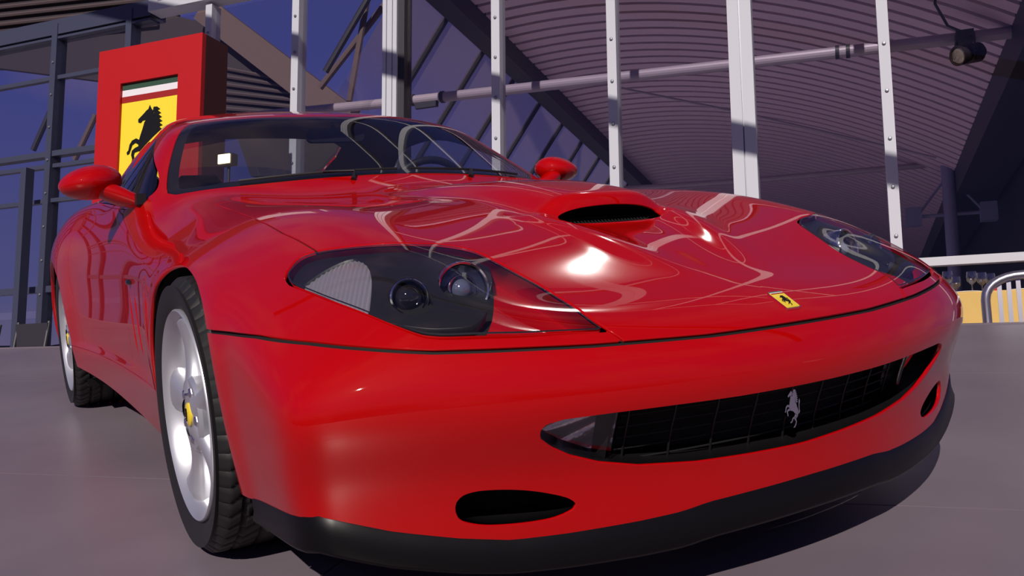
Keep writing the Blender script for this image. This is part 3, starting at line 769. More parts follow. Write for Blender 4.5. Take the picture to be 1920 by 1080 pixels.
# ---------------------------------------------------------------- mirrors
def mirror_pod(M):
    g = empty('door_mirror'); g.parent = car
    c = np.array([.928, 1.12, .938]); n = 20; m = 36; V = []
    for i in range(n+1):
        t = i/n; ph = math.pi*t
        for k in range(m):
            w = 2*math.pi*k/m; p = np.array([math.sin(ph)*math.cos(w), -math.cos(ph), math.sin(ph)*math.sin(w)])
            x, y, z = p; sx = .098*(1+.06*y); sz = .056*(1-.12*x)
            V.append((x*sx, np.clip(y, -1, .55)*.085, z*sz*(1-.15*max(0, -y))))
    V = np.array(V); A = math.radians(-8); Rz = np.array([[math.cos(A), 0, -math.sin(A)], [0, 1, 0], [math.sin(A), 0, math.cos(A)]])
    V = V@Rz.T+c
    Fc = [(i*m+k, i*m+(k+1) % m, (i+1)*m+(k+1) % m, (i+1)*m+k) for i in range(n) for k in range(m)]
    if M[0, 0] > 0: Fc = [f[::-1] for f in Fc]
    MB().add(V@M.T, [f[::-1] for f in Fc]).build('shell', 'red_paint', g, 60)
    gl = [((.082*math.cos(a)), .044*math.sin(a)) for a in np.linspace(0, 2*math.pi, 32, endpoint=False)]
    MB().prism(gl, .004, frame_to((0, 1, 0)), M@(c+np.array([0, .048, 0]))).build('mirror_glass', 'chrome', g)
    # arm: flattened tapering blade from pod to door
    path = np.array([[.935, 1.115, .930], [.86, 1.09, .895], [.82, 1.075, .876], [.785, 1.06, .862]]); ring = []; q = 16
    for i, p in enumerate(path):
        a, b = np.interp(i, [0, 1, 3], [.040, .062, .055]), np.interp(i, [0, 1, 3], [.030, .036, .024])
        for k in range(q):
            w = 2*math.pi*k/q; ring.append(p+np.array([0, a*math.cos(w), b*math.sin(w)]))
    Fc = [(i*q+k, i*q+(k+1) % q, (i+1)*q+(k+1) % q, (i+1)*q+k) for i in range(3) for k in range(q)]
    MB().add(np.array(ring)@M.T, Fc).build('arm', 'red_paint', g, 80)
    MB().box(M@np.array([.800, 1.05, .872]), (.03, .14, .035), frame_to((0, 0, 1), (0, 1, 0))).build('arm_base', 'black_plastic', g)
both(mirror_pod)

# ---------------------------------------------------------------- badges, vents, wipers
bp = np.array([0, trace([(1473, 566)])[0][1], 0]); bp[2] = top_h(np.array([0.]), np.array([bp[1]]))[0]; bp = project(bp[None], 4)[0]; bn = normalsF(bp[None])[0]
K = frame_to(bn, (0, 1, 0)); bd = empty('bonnet_badge'); bd.parent = car
rr = lambda w, h, r: [(x*(w-r)+r*math.cos(a), y*(h-r)+r*math.sin(a)) for x, y, s in ((1, 1, 0), (-1, 1, 1), (-1, -1, 2), (1, -1, 3)) for a in np.linspace(s*math.pi/2, (s+1)*math.pi/2, 4)]
MB().prism(rr(.0190, .0285, .005), .0045, K, bp-bn*.001).build('frame', 'chrome', bd)
MB().prism(rr(.0168, .0262, .003), .0012, K, bp+bn*.0032).build('yellow_plate', 'badge_yellow', bd)
mat('enamel_green', (.02, .10, .05), rough=.3); mat('enamel_white', (.75, .72, .74), rough=.3); mat('enamel_red', (.35, .01, .01), rough=.3)
for k, mm in enumerate(('enamel_green', 'enamel_white', 'enamel_red')): MB().box(bp+bn*.0047+K@np.array([0, .0246-.0026*k, 0]), (.033, .0024, .0008), K).build('stripe', mm, bd)
hb = MB()
for poly in horse_polys(.034): hb.prism(poly, .0012, K, bp+bn*.0042-K@np.array([0, .0045, 0]))
hb.build('horse_emblem', 'horse_black', bd)
# chrome horse on the grille
hp = front_pt(0.0, .322, .048); hg = MB()
for poly in horse_polys(.074): hg.prism(poly, .008, frame_to((0, -1, .05)), hp)
o = hg.build('horse_emblem', 'chrome', gr); tag(o, 'chrome rearing horse')
# side gills behind the front wheels
def gills(M):
    g = empty('side_vent'); g.parent = car
    for y0 in (.80, .90):
        pts = []
        for z in np.linspace(.36, .60, 10):
            xs = np.linspace(.98, .7, 300); yy = y0-.06*(.6-z)/.24; f = F(np.stack([xs, np.full(300, yy), np.full(300, z)], 1)); pts.append([xs[np.argmax(f < 0)], yy, z])
        pts = np.array(pts)
        MB().tube((pts+[-.0035, 0, 0])@M.T, np.interp(np.linspace(0, 1, 10), [0, .2, .8, 1], [.002, .006, .006, .002]), 10).build('gill', 'red_paint', g, 60)
        MB().tube((pts+[-.0052, .010, 0])@M.T, np.interp(np.linspace(0, 1, 10), [0, .2, .8, 1], [.002, .005, .005, .002]), 8).build('slot', 'black_void', g, 60)
    p = np.array([.882, .845, .612]); xs = np.linspace(.98, .7, 300); f = F(np.stack([xs, np.full(300, p[1]), np.full(300, p[2])], 1)); p[0] = xs[np.argmax(f < 0)]
    MB().tube([M@(p+[0, -.022, 0]), M@(p+[.004, -.012, 0]), M@(p+[.005, 0, 0]), M@(p+[.004, .012, 0]), M@(p+[0, .022, 0])], [.002, .008, .010, .008, .002], 10).build('side_repeater', 'dark_lens', g, 60)
both(gills)
# wipers parked on the glass
def ws_pt(x, y, up=.0): return np.array([x, y, wind_h(x, y)+up])
for x0, x1, px in ((.05, .56, .30), (-.52, .0, -.16)):
    wv = empty('wiper'); wv.parent = car
    xs = np.linspace(x0, x1, 12); yb = lambda x: .735+.36*x*x
    MB().tube([ws_pt(x, yb(x)+.015, .012) for x in xs], .0045, 6).build('blade', 'rubber', wv, 60)
    MB().tube([ws_pt(px-.02, .70+.36*px*px, .006), ws_pt(px, yb(px)-.005, .020), ws_pt((x0+x1)/2, yb((x0+x1)/2)+.012, .016)], [.009, .006, .004], 8).build('arm', 'black_plastic', wv, 60)

# ---------------------------------------------------------------- cabin
def loft(rows, name, m, parent, smooth=60):
    n, k = len(rows), len(rows[0]); V = [p for r in rows for p in r]
    return MB().add(V, [(i*k+j, i*k+j+1, (i+1)*k+j+1, (i+1)*k+j) for i in range(n-1) for j in range(k-1)]).build(name, m, parent, smooth)
dash = []
for x in np.linspace(-.72, .72, 25):
    yb = .76+.40*x*x; hump = .045*math.exp(-((x-.36)/.17)**4)
    dash.append([(x, yb-.06, .84), (x, yb+.02, .862), (x, yb+.16, .885+hump*.4), (x, yb+.30, .895+hump), (x, yb+.36, .88+hump*.8), (x, yb+.36, .70), (x, yb+.30, .40)])
loft(dash, 'dashboard', 'black_leather', car)
sw = empty('steering_wheel'); sw.parent = car
K = frame_to((0, .92, .40)); c = np.array([.36, 1.27, .83]); an = np.linspace(0, 2*math.pi, 33)
MB().tube([c+K@np.array([.185*math.cos(a), .185*math.sin(a), 0]) for a in an], .016, 10, False).build('wheel_ring', 'black_leather', sw, 60)
for a in (math.radians(20), math.radians(160), math.radians(270)): MB().tube([c-K[:, 2]*.02, c+K@np.array([.18*math.cos(a), .18*math.sin(a), 0])], .013, 8).build('spoke', 'black_leather', sw, 60)
MB().lathe([(.0005, .012), (.045, .010), (.055, -.01), (.05, -.04)], 24, K, c-K[:, 2]*.015).build('centre_boss', 'badge_yellow', sw, 50)
MB().tube([c-K[:, 2]*.03, c-K[:, 2]*.24], .03, 10).build('column', 'black_plastic', sw, 60)
def seat(x):
    s = empty('seat'); s.parent = car
    rows = []
    for t in np.linspace(0, 1, 12):
        y = 1.78+.28*t; z = .42+.50*t; hw = .235-.03*math.sin(math.pi*t)-.10*max(0, (t-.75)/.25)
        rows.append([(x+hw*u, y-.03-.055*abs(u)**3*(1-t*.6), z) for u in np.linspace(-1, 1, 13)]+[(x+hw*u, y+.10-.03*t, z) for u in np.linspace(1, -1, 13)]+[(x-hw, y-.03-.055*(1-t*.6), z)])
    loft(rows, 'backrest', 'black_leather', s)
    MB().tube([(x-.10, 2.07, .965), (x-.07, 2.065, .975), (x+.07, 2.065, .975), (x+.10, 2.07, .965)], [.03, .055, .055, .03], 14).build('headrest', 'black_leather', s, 70)
    rows = []
    for t in np.linspace(0, 1, 10):
        y = 1.30+.52*t; z = .50-.06*t
        rows.append([(x+.24*u, y, z+.05*abs(u)**3) for u in np.linspace(-1, 1, 13)]+[(x+.24, y, .24), (x-.24, y, .24), (x-.24, y, z+.05)])
    loft(rows, 'cushion', 'black_leather', s)
for x in (-.37, .37): seat(x)
rows = [[(-.74, y, z), (-.3, y, z+.01), (.3, y, z+.01), (.74, y, z)] for y, z in ((2.12, .40), (2.16, .80), (2.20, .87), (2.85, .90))]
loft(rows, 'rear_shelf', 'tan_leather', car, 30)
rm = empty('interior_mirror'); rm.parent = car
MB().prism(rr(.115, .028, .02), .025, frame_to((.12, 1, -.1)), (0, 1.30, 1.115)).build('shell', 'black_plastic', rm)
MB().tube([(0, 1.31, 1.125), (0, 1.33, 1.165)], .008, 8).build('stem', 'black_plastic', rm)
# headlining and door inners keep the cabin dark
RL = clip(*ROOF, (P_(ROOF)[:, 2]-.93)); V_, N_, T_ = join_halves((RL[0]-RL[1]*.02, -RL[1], RL[2][:, ::-1])); link('headlining', mesh_np('headlining', V_, T_, N_), car, 'black_leather')
DL = clip(*DOOR, .86-P_(DOOR)[:, 2]); put((DL[0]-DL[1]*.05, -DL[1], DL[2][:, ::-1]), 'door_trim', 'black_leather', car, MIR); put((DL[0]-DL[1]*.05, -DL[1], DL[2][:, ::-1]), 'door_trim', 'black_leather', car, np.eye(3))
QL = clip(*QUART, np.minimum(P_(QUART)[:, 2]-.45, 2.9-P_(QUART)[:, 1])); QL = (QL[0]-QL[1]*.02, -QL[1], QL[2][:, ::-1]); put(QL, 'quarter_trim', 'black_leather', car, MIR); put(QL, 'quarter_trim', 'black_leather', car, np.eye(3))
# tail: lamps and exhausts
def tail(M):
    for x in (.50, .66):
        ys = np.linspace(3.62, 3.2, 300); f = F(np.stack([np.full(300, x), ys, np.full(300, .70)], 1)); y = ys[np.argmax(f < 0)]; K = frame_to(M@np.array([.25, 1, .1]))
        MB().lathe([(.066, -.01), (.066, .006), (.05, .012), (.0005, .016)], 32, K, M@np.array([x, y, .70])).build('tail_lamp', 'enamel_red', car, 50)
    for x in (.42, .53): MB().lathe([(.038, -.12), (.038, .03), (.034, .03), (.034, -.10)], 24, frame_to((0, 1, 0)), M@np.array([x, 3.40, .25])).build('exhaust_pipe', 'chrome', car, 50)
both(tail)

# ---------------------------------------------------------------- the place: sloping floor, terrace, glazed wall
mat('floor_tile', (.195, .157, .188), rough=.34, spec=.4); noise_color(MATS['floor_tile'], (.175, .140, .170), (.215, .174, .206), 1.3, 8)
mat('joint_filler', (.42, .38, .42), rough=.7)
mat('terrace', (.60, .53, .56), rough=.6)
mat('alu_white', (.54, .54, .60), rough=.6, metal=0, spec=.2)
mat('shaded_steel_blue', (.055, .06, .105), rough=.45, metal=.2)
mat('dark_steel', (.030, .026, .036), rough=.5)
mat('deck_purple', (.84, .61, .76), rough=.5)
mat('deck_dark', (.035, .024, .030), rough=.7)
mat('brown_soffit', (.12, .075, .072), rough=.7)
mat('rib_brown', (.075, .05, .055), rough=.7)
mat('pipe_steel', (.42, .34, .40), rough=.35, metal=.15)
mat('column_blue', (.26, .25, .42), rough=.5)
mat('dark_wall', (.018, .015, .024), rough=.8)
mat('bolt_steel', (.22, .22, .26), rough=.4, metal=.6)
pane_mat('wall_glass', (.90, .90, .93), .0, .0, .6)
DW = np.array([.609, -.793, 0]); DW /= np.linalg.norm(DW); EWD = np.array([-DW[1], DW[0], 0]); ZW = np.array([0, 0, 1.0])
def W3(s, e, z): return DW*s+EWD*e+ZW*z
KW = np.stack([DW, EWD, ZW], 1)                  # local (s, e, z) -> world
CS, CE, CZ = CAMW@DW, CAMW@EWD, CAMW[2]
def at_e(px, py, e):
    """pixel -> (s, z) on the upright plane at distance e"""
    r = ray_w(px, py); t = (e-CE)/(r@EWD); p = CAMW+t*r; return float(p@DW), float(p[2])
def boxw(s0, s1, e0, e1, z0, z1, name, material, parent=None):
    return MB().box(W3((s0+s1)/2, (e0+e1)/2, (z0+z1)/2), (s1-s0, e1-e0, z1-z0), KW).build(name, material, parent)

# sloping floor: slabs laid in rows parallel to the glazed wall, light joints between them
fl = empty('floor'); fl.matrix_world = QROT; tag(fl, kind='structure')
dc = np.array([.63, -.776, 0]); dc /= np.linalg.norm(dc); ec = np.array([-dc[1], dc[0], 0]); KF = np.stack([dc, ec, [0, 0, 1]], 1)
eL = [-4.8, -3.25, -1.72, -.185, 1.55, 3.06]; sL = [-11.6, -5.9, -.2, 5.5, 11.2]; GAP = .006; ZF = .009
MB().box(KF@np.array([-.2, -.87, ZF-.045]), (22.8, 7.86, .08), KF).build('floor_bed', 'joint_filler', fl)
for e0, e1 in zip(eL, eL[1:]):
    for s0, s1 in zip(sL, sL[1:]):
        MB().box(KF@np.array([(s0+s1)/2, (e0+e1)/2, ZF-.0025]), (s1-s0-GAP, e1-e0-GAP, .005), KF).build('tile', 'floor_tile', fl)
MB().box(KF@np.array([-.2, 3.075, ZF-.30]), (22.8, .03, .61), KF).build('floor_edge', 'floor_tile', fl)
TZ = .20
tag(boxw(-26, 26, 2.6, 40, TZ-.3, TZ, 'floor_terrace', 'terrace'), kind='structure')

# glazed wall
EW = 5.70; SN = lambda n: -3.59+1.2*(n-3)
wall = empty('wall_back'); tag(wall, kind='structure')
bolt_me = None
def bolts(parent, s, z0, z1, step):
    global bolt_me
    z = z0
    while z < z1:
        if bolt_me is None:
            o = MB().lathe([(.016, 0), (.016, .008), (.011, .012), (.0005, .013)], 8, frame_to(-EWD), (0, 0, 0)).build('bolt', 'bolt_steel', parent); bolt_me = o.data
        else:
            o = link('bolt', bolt_me, parent)
        o.location = W3(s, EW-.062, z); z += step
for n in (-6, -5, -4, -3, -2, -1, 0, 1, 2, 4, 5, 7, 8, 9):
    m = 'shaded_steel_blue' if n <= 0 else 'alu_white'; s = SN(n); g = wall  # left mullions stand in shade: that darkness is put into their colour
    boxw(s-.045, s+.045, EW-.06, EW+.10, TZ, 5.0 if n <= 0 else (4.84 if n < 3 else 10), 'mullion', m, wall)
    if -2 <= n <= 8: bolts(wall, s, 1.55, 4.8, .42)
s = SN(3); boxw(s-.085, s+.085, EW-.08, EW+.10, TZ, 10, 'mullion', 'alu_white', wall); boxw(s+.086, s+.16, EW-.05, EW+.12, TZ, 10, 'mullion', 'dark_steel', wall)
for k in (-.035, .035): boxw(s+k-.004, s+k+.004, EW-.084, EW-.08, TZ, 10, 'mullion_groove', 'bolt_steel', wall)
s = SN(6)
for k in (-.056, .056): boxw(s+k-.050, s+k+.050, EW-.07, EW+.10, TZ, 10, 'mullion', 'alu_white', wall)
boxw(s-.0055, s+.0055, EW-.055, EW+.09, TZ, 10, 'mullion_groove', 'bolt_steel', wall)
ss = [SN(n) for n in range(-6, 10)]
for a, b in zip(ss, ss[1:]):
    for z0, z1 in ((TZ, 1.28), (1.36, 10 if a > -4.0 else 4.8)):
        boxw(a+.05, b-.05, EW+.02, EW+.03, z0, z1, 'pane', 'wall_glass', wall)
boxw(SN(3)+.2, SN(9), EW-.05, EW+.05, 1.285, 1.355, 'rail', 'alu_white', wall)
boxw(SN(-6), -6.86, EW-.05, EW+.20, 4.86, 5.06, 'beam', 'shaded_steel_blue', wall); boxw(SN(-6), -6.86, EW-.05, EW+.10, 4.80, 4.83, 'beam', 'shaded_steel_blue', wall)
for z in (6.3, 8.2, 10.0): boxw(-3.7, SN(9), EW-.05, EW+.05, z-.04, z+.04, 'rail', 'alu_white', wall)
boxw(-6.84, -5.2, EW-.12, EW+.10, 4.87, 5.30, 'fascia', 'alu_white', wall)
for z in (4.98, 5.08, 5.18): boxw(-6.7, -5.2, EW-.128, EW-.12, z, z+.03, 'fascia_rib', 'alu_white', wall)
boxw(SN(-6), SN(0)+.3, EW-.04, EW+.06, 3.28, 3.35, 'rail', 'shaded_steel_blue', wall); boxw(SN(-6), SN(0)+.3, EW-.02, EW+.04, 3.14, 3.19, 'rail', 'shaded_steel_blue', wall)
boxw(SN(-6), SN(0), EW-.02, EW+.04, 1.58, 1.66, 'rail', 'shaded_steel_blue', wall); boxw(SN(-6), SN(0), EW-.02, EW+.04, 2.70, 2.75, 'rail', 'shaded_steel_blue', wall)
boxw(SN(-6), SN(0), EW-.02, EW+.04, 4.28, 4.33, 'rail', 'shaded_steel_blue', wall)
s, _ = at_e(47, 400, EW-.2); boxw(s-.045, s+.045, EW-.26, EW-.14, TZ, 3.1, 'post', 'shaded_steel_blue', wall)

# roof beam over the car: its shadow falls across the mullions
bp0, bp1 = W3(-9.0, EW-.06, 3.72+.344*5.4), W3(6.0, EW-.06, 2.15-.344*4.82)
bm = MB().tube([bp0+SUN_W*6.2, bp1+SUN_W*6.2], .12, 16).build('beam_overhead', 'dark_steel'); tag(bm, kind='structure')

# vaulted canopy behind the glass: ribbed deck between two edge beams
can = empty('vault_canopy', W3(0, 14, TZ)); tag(can, 'ribbed purple-brown vaulted canopy with dark edge beams behind the glass', 'canopy')
VS = np.linspace(-3.72, 2.55, 22)
def vz(s): u = (s+3.72)/6.1; return 5.5+.5*u-2.1*u*u
def strip(e0, e1, dz, th):
    mb = MB(); V = []
    for s in VS: V += [W3(s, e0, vz(s)+dz), W3(s, e1, vz(s)+dz), W3(s, e1, vz(s)+dz+th), W3(s, e0, vz(s)+dz+th)]
    n = len(VS); Fc = [(4*i+a, 4*i+b, 4*(i+1)+b, 4*(i+1)+a) for i in range(n-1) for a, b in ((0, 1), (1, 2), (2, 3), (3, 0))]
    return mb.add(V, Fc+[(0, 3, 2, 1), (4*n-4, 4*n-3, 4*n-2, 4*n-1)])
strip(6.2, 24.5, .11, .05).build('deck', 'deck_dark', can)
rib = None; PITCH_R = .285
for k in range(63):
    if rib is None: rib = strip(6.25, 6.25+.205, 0, .05).build('slat', 'deck_purple', can)
    else:
        o = link('slat', rib.data, can); o.location = EWD*(PITCH_R*k)
boxw(-3.98, -3.70, 6.1, 24.6, 5.22, 5.70, 'edge_beam', 'dark_steel', can)
boxw(2.45, 3.1, 6.1, 24.6, 3.45, 4.1, 'edge_beam', 'dark_steel', can)
tag(boxw(3.2, 3.5, 6.3, 26, TZ, 6.0, 'wall_right', 'dark_wall'), kind='structure')
tag(boxw(-4.2, 3.5, 25.2, 25.6, TZ, 6.0, 'wall_far', 'dark_wall'), kind='structure')
# raking glazing bars left of the vault
for k, e in enumerate(np.arange(8.0, 23.5, 1.25)):
    MB().tube([W3(-3.95, e, 5.45), W3(-7.6, e, .25)], .045, 8).build('glazing_bar', 'dark_steel', can)
# added panes left of the vault: pink sky haze put into colour, fading downwards
m = bpy.data.materials.new('sky_haze_glass'); m.use_nodes = True; nt = m.node_tree
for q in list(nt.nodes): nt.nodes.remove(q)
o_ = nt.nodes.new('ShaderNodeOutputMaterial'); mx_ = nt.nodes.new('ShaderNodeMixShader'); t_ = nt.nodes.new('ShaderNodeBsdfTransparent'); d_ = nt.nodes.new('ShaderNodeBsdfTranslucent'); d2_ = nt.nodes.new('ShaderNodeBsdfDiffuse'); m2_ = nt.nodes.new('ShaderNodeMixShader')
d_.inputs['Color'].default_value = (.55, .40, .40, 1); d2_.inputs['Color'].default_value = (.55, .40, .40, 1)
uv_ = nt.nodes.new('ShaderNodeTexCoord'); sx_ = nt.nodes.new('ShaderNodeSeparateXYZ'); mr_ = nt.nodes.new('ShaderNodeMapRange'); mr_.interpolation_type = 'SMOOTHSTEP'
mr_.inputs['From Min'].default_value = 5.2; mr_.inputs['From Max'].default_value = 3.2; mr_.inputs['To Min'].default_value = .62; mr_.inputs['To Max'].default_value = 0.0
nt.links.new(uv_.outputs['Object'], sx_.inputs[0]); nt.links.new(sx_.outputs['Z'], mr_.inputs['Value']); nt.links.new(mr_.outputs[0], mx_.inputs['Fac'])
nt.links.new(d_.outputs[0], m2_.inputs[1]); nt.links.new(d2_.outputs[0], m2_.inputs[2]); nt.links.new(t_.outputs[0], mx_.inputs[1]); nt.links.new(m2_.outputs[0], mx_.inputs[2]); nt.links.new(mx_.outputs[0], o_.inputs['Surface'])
MATS['sky_haze_glass'] = m
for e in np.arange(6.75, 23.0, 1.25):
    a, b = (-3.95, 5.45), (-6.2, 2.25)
    MB().add([W3(a[0], e+.05, a[1]), W3(b[0], e+.05, b[1]), W3(b[0], e+1.2, b[1]), W3(a[0], e+1.2, a[1])], [(0, 1, 2, 3)]).build('pane', 'sky_haze_glass', can)
# pipes
for o_ in list(can.children): o_.matrix_parent_inverse = Matrix.Translation(-can.location)
def on_wall_scaled(px, py, e): s, z = at_e(px, py, e); return W3(s, e, z)
pp = MB().tube([on_wall_scaled(430, 222, 7.4), on_wall_scaled(760, 190, 7.4), on_wall_scaled(1385, 120, 7.4), on_wall_scaled(1955, 54, 7.4)], .062, 16).build('pipe', 'pipe_steel'); tag(pp, 'thick steel pipe running level behind the glass under the ribbed vault', 'pipe')
for px, py in ((775, 188), (830, 182), (1590, 96), (1570, 98)):
    c = on_wall_scaled(px, py, 7.4); dd = on_wall_scaled(1385, 120, 7.4)-on_wall_scaled(760, 190, 7.4); dd /= np.linalg.norm(dd)
    MB().lathe([(.066, -.02), (.074, -.02), (.074, .02), (.066, .02)], 20, frame_to(dd), c).build('clamp', 'dark_steel', pp)
c = on_wall_scaled(800, 194, 7.3); MB().box(c-ZW*.02, (.30, .05, .07), KW).build('clip', 'dark_steel', pp)
p2 = MB().tube([on_wall_scaled(1000, 366, 14), on_wall_scaled(1430, 336, 14), on_wall_scaled(1780, 306, 14), on_wall_scaled(1860, 302, 14)], .05, 12).build('pipe', 'pipe_steel'); tag(p2, 'thin pale pipe crossing low behind the rightmost mullions', 'pipe')
cb = MB().tube([on_wall_scaled(1165, 165, 9), on_wall_scaled(1395, 212, 9), on_wall_scaled(1755, 296, 9)], .015, 8).build('tie_rod', 'pipe_steel'); tag(cb, 'slim steel tie rod slanting down under the ribbed vault', 'rod')
col = empty('support_column'); tag(col, 'dark blue steel column with bracket arms behind the glass at right', 'column')
s, z = at_e(1775, 300, 13.5); MB().tube([W3(s, 13.5, TZ), W3(s, 13.5, 4.3)], .10, 14).build('shaft', 'column_blue', col, 60)
MB().tube([W3(s-.55, 13.5, 3.15), W3(s+.55, 13.5, 3.15)], .03, 8).build('bracket_arm', 'column_blue', col)
for k in (-1, 1):
    MB().tube([W3(s+.5*k, 13.5, 3.15), W3(s+.04*k, 13.5, 3.75)], .02, 8).build('brace', 'column_blue', col)
    MB().box(W3(s+.55*k, 13.5, 3.15), (.24, .2, .3), KW).build('lamp_box', 'column_blue', col)
# spotlight on the pipe
sp = empty('spotlight'); tag(sp, 'dark stage spotlight clamped to the steel pipe at upper right', 'spotlight')
mat('lamp_body', (.05, .032, .035), rough=.35, metal=.4); mat('lamp_glass', (.5, .42, .3), rough=.1, metal=.6)
c = on_wall_scaled(1812, 98, 7.2); A = DW*-.75-EWD*.6-ZW*.25; A /= np.linalg.norm(A); K = frame_to(A)
MB().lathe([(.0005, -.20), (.06, -.20), (.075, -.17), (.08, .03), (.095, .05), (.10, .12), (.088, .12), (.08, .06)], 24, K, c-ZW*.02).build('housing', 'lamp_body', sp, 40)
MB().lathe([(.088, .10), (.06, .115), (.0005, .122)], 24, K, c-ZW*.02).build('lens', 'lamp_glass', sp, 60)
for k in range(5): MB().lathe([(.082, -.155+.035*k), (.098, -.15+.035*k), (.082, -.145+.035*k)], 20, K, c-ZW*.02).build('cooling_fin', 'lamp_body', sp)
MB().tube([c-ZW*.02+K[:, 0]*.11, c+ZW*.16+K[:, 0]*.11, c+ZW*.16-K[:, 0]*.11, c-ZW*.02-K[:, 0]*.11], .012, 8).build('yoke', 'lamp_body', sp)
MB().box(c+ZW*.19+EWD*.1, (.16, .22, .09), KW).build('clamp', 'dark_steel', sp)
MB().tube([c+ZW*.2, c+ZW*.3-DW*.15, c+ZW*.55-DW*.25, c+ZW*.9-DW*.2], .014, 8).build('cable', 'dark_steel', sp)

# neighbouring building behind the sign: brown gable with ribbed soffit
nb = empty('pavilion_gable'); tag(nb, 'brown ribbed gable of the neighbouring pavilion behind the red sign', 'building')
E2 = 9.0
gp = [at_e(px, py, E2) for px, py in ((-900, 40), (-900, 130), (0, 128), (190, 152), (300, 175), (430, 215), (470, 330), (660, 330), (640, 218), (520, 125), (425, 52), (330, 30), (300, -120), (-900, -120))]
MB().prism(gp[::-1], .12, np.stack([DW, ZW, EWD], 1), EWD*E2).build('gable_wall', 'deck_dark', nb)
for k in range(15):
    a, b = at_e(-250, -100+16*k, E2), at_e(300, -160+16*k, E2)
    if -100+16*k < 120: MB().tube([W3(a[0], E2-.05, a[1]), W3(b[0], E2-.05, b[1])], .035, 6).build('soffit_rib', 'rib_brown', nb)
for k in range(7):
    a, b = at_e(425, 130+15*k, E2), at_e(520+14*k, 148+14*k, E2)
    MB().tube([W3(a[0], E2-.04, a[1]), W3(b[0], E2-.04, b[1])], .03, 6).build('soffit_rib', 'rib_brown', nb)
a, b = at_e(395, 25, E2), at_e(665, 232, E2); dv = np.array([b[0]-a[0], b[1]-a[1]]); L_ = np.hypot(*dv); dv /= L_
Kb = np.stack([DW*dv[0]+ZW*dv[1], EWD, -DW*dv[1]+ZW*dv[0]], 1)
MB().box(W3((a[0]+b[0])/2, E2-.15, (a[1]+b[1])/2), (L_, .2, .42), Kb).build('raking_beam', 'brown_soffit', nb)
# struts
for i, (x0, y0, x1, y1, m) in enumerate(((700, -20, 610, 135, 'dark_steel'), (690, -10, 655, 190, 'brown_soffit'), (728, 0, 600, 165, 'brown_soffit'), (108, 178, 62, 282, 'dark_steel'), (180, 215, 140, 300, 'brown_soffit'))):
    a, b = at_e(x0, y0, 7.7+.15*i), at_e(x1, y1, 7.7+.15*i)
    o = MB().tube([W3(*((a[0], 7.7+.15*i, a[1]))), W3(b[0], 7.7+.15*i, b[1])], .045, 8).build('raking_strut', m)
    tag(o, ['dark steep strut left of the wide white mullion', 'brown upright strut crossing a paler one behind the glass', 'pale brown strut slanting across the blue sky pane', 'dark strut slanting across the far left blue pane', 'brownish strut just left of the red sign'][i], 'strut', 'raking struts behind the glass')

# dark hedge line and terrace furniture beyond the glass on the left
mat('hedge', (.012, .013, .018), rough=.9)
hd = MB(); rnd = random.Random(4); prof = [(-40, TZ)]
s_ = -40.0
while s_ < -6: prof.append((s_, TZ+1.7+rnd.random()*.9)); s_ += .6+rnd.random()
prof.append((-6, TZ)); MB().prism(prof[::-1], .5, np.stack([DW, ZW, EWD], 1), EWD*24).build('hedge_row', 'hedge')
tag(bpy.data.objects['hedge_row'], 'dark hedge line far beyond the glass at lower left', 'hedge')
def lounge_chair(s, e, label):
    g = empty('lounge_chair'); tag(g, label, 'chair', 'dark chairs behind the rear of the car')
    for a, b in ((-.25, -.25), (.25, -.25), (-.25, .25), (.25, .25)): MB().tube([W3(s+a, e+b, TZ), W3(s+a*.9, e+b*.9, TZ+.45)], .02, 8).build('leg', 'dark_steel', g)
    MB().box(W3(s, e, TZ+.47), (.54, .54, .06), KW).build('seat', 'dark_steel', g)
    for a in (-.24, .24): MB().tube([W3(s+a, e+.25, TZ+.47), W3(s+a, e+.33, TZ+.98)], .02, 8).build('back_post', 'dark_steel', g)
    MB().box(W3(s, e+.31, TZ+.82), (.5, .03, .28), KW).build('backrest', 'dark_steel', g)
lounge_chair(-8.1, 5.0, 'dark metal chair nearest the left mullion, behind the car tail')
lounge_chair(-9.0, 5.1, 'dark metal chair by the pale post at far left')

# ---------------------------------------------------------------- red totem sign with the yellow horse panel
mat('sign_red', (.46, .002, .004), rough=.5); mat('sign_shaded', (.055, .007, .008), rough=.6)
mat('sign_yellow', (.90, .70, .035), rough=.5); mat('sign_green', (.03, .075, .045), rough=.5); mat('sign_white', (.80, .76, .80), rough=.5); mat('sign_band', (.33, .012, .010), rough=.5)
sg = empty('totem_sign'); sg.location = W3(-5.27, 4.2, TZ); tag(sg, 'tall red totem sign with a yellow panel and black rearing horse', 'sign')
def to_sign(o): o.parent = sg; o.matrix_parent_inverse = Matrix.Translation(-sg.location); return o
S0, S1, E0, E1, ZT = -5.90, -4.655, 4.0, 4.36, 3.635
p0, p1, q1 = -5.615, -4.925, 3.275
to_sign(boxw(S0, S1, E0+.05, E1, TZ, ZT, 'core', 'sign_shaded')); to_sign(boxw(S0, p0, E0, E0+.05, TZ, ZT, 'front_frame', 'sign_red')); to_sign(boxw(p1, S1, E0, E0+.05, TZ, ZT, 'front_frame', 'sign_red'))  # core: shade on the sign's right side is put into its dark colour
to_sign(boxw(p0, p1, E0, E0+.05, q1, ZT, 'front_frame', 'sign_red')); to_sign(boxw(p0, p1, E0, E0+.05, TZ, 1.75, 'front_frame', 'sign_red'))
to_sign(boxw(p0, p1, E0+.030, E0+.05, 1.75, q1-.192, 'yellow_panel', 'sign_yellow'))
for k, m in enumerate(('sign_green', 'sign_white', 'sign_band')): to_sign(boxw(p0, p1, E0+.030, E0+.05, q1-.064*(k+1), q1-.064*k, 'stripe', m))
KH = np.stack([DW, ZW, -EWD], 1)
hs = MB()
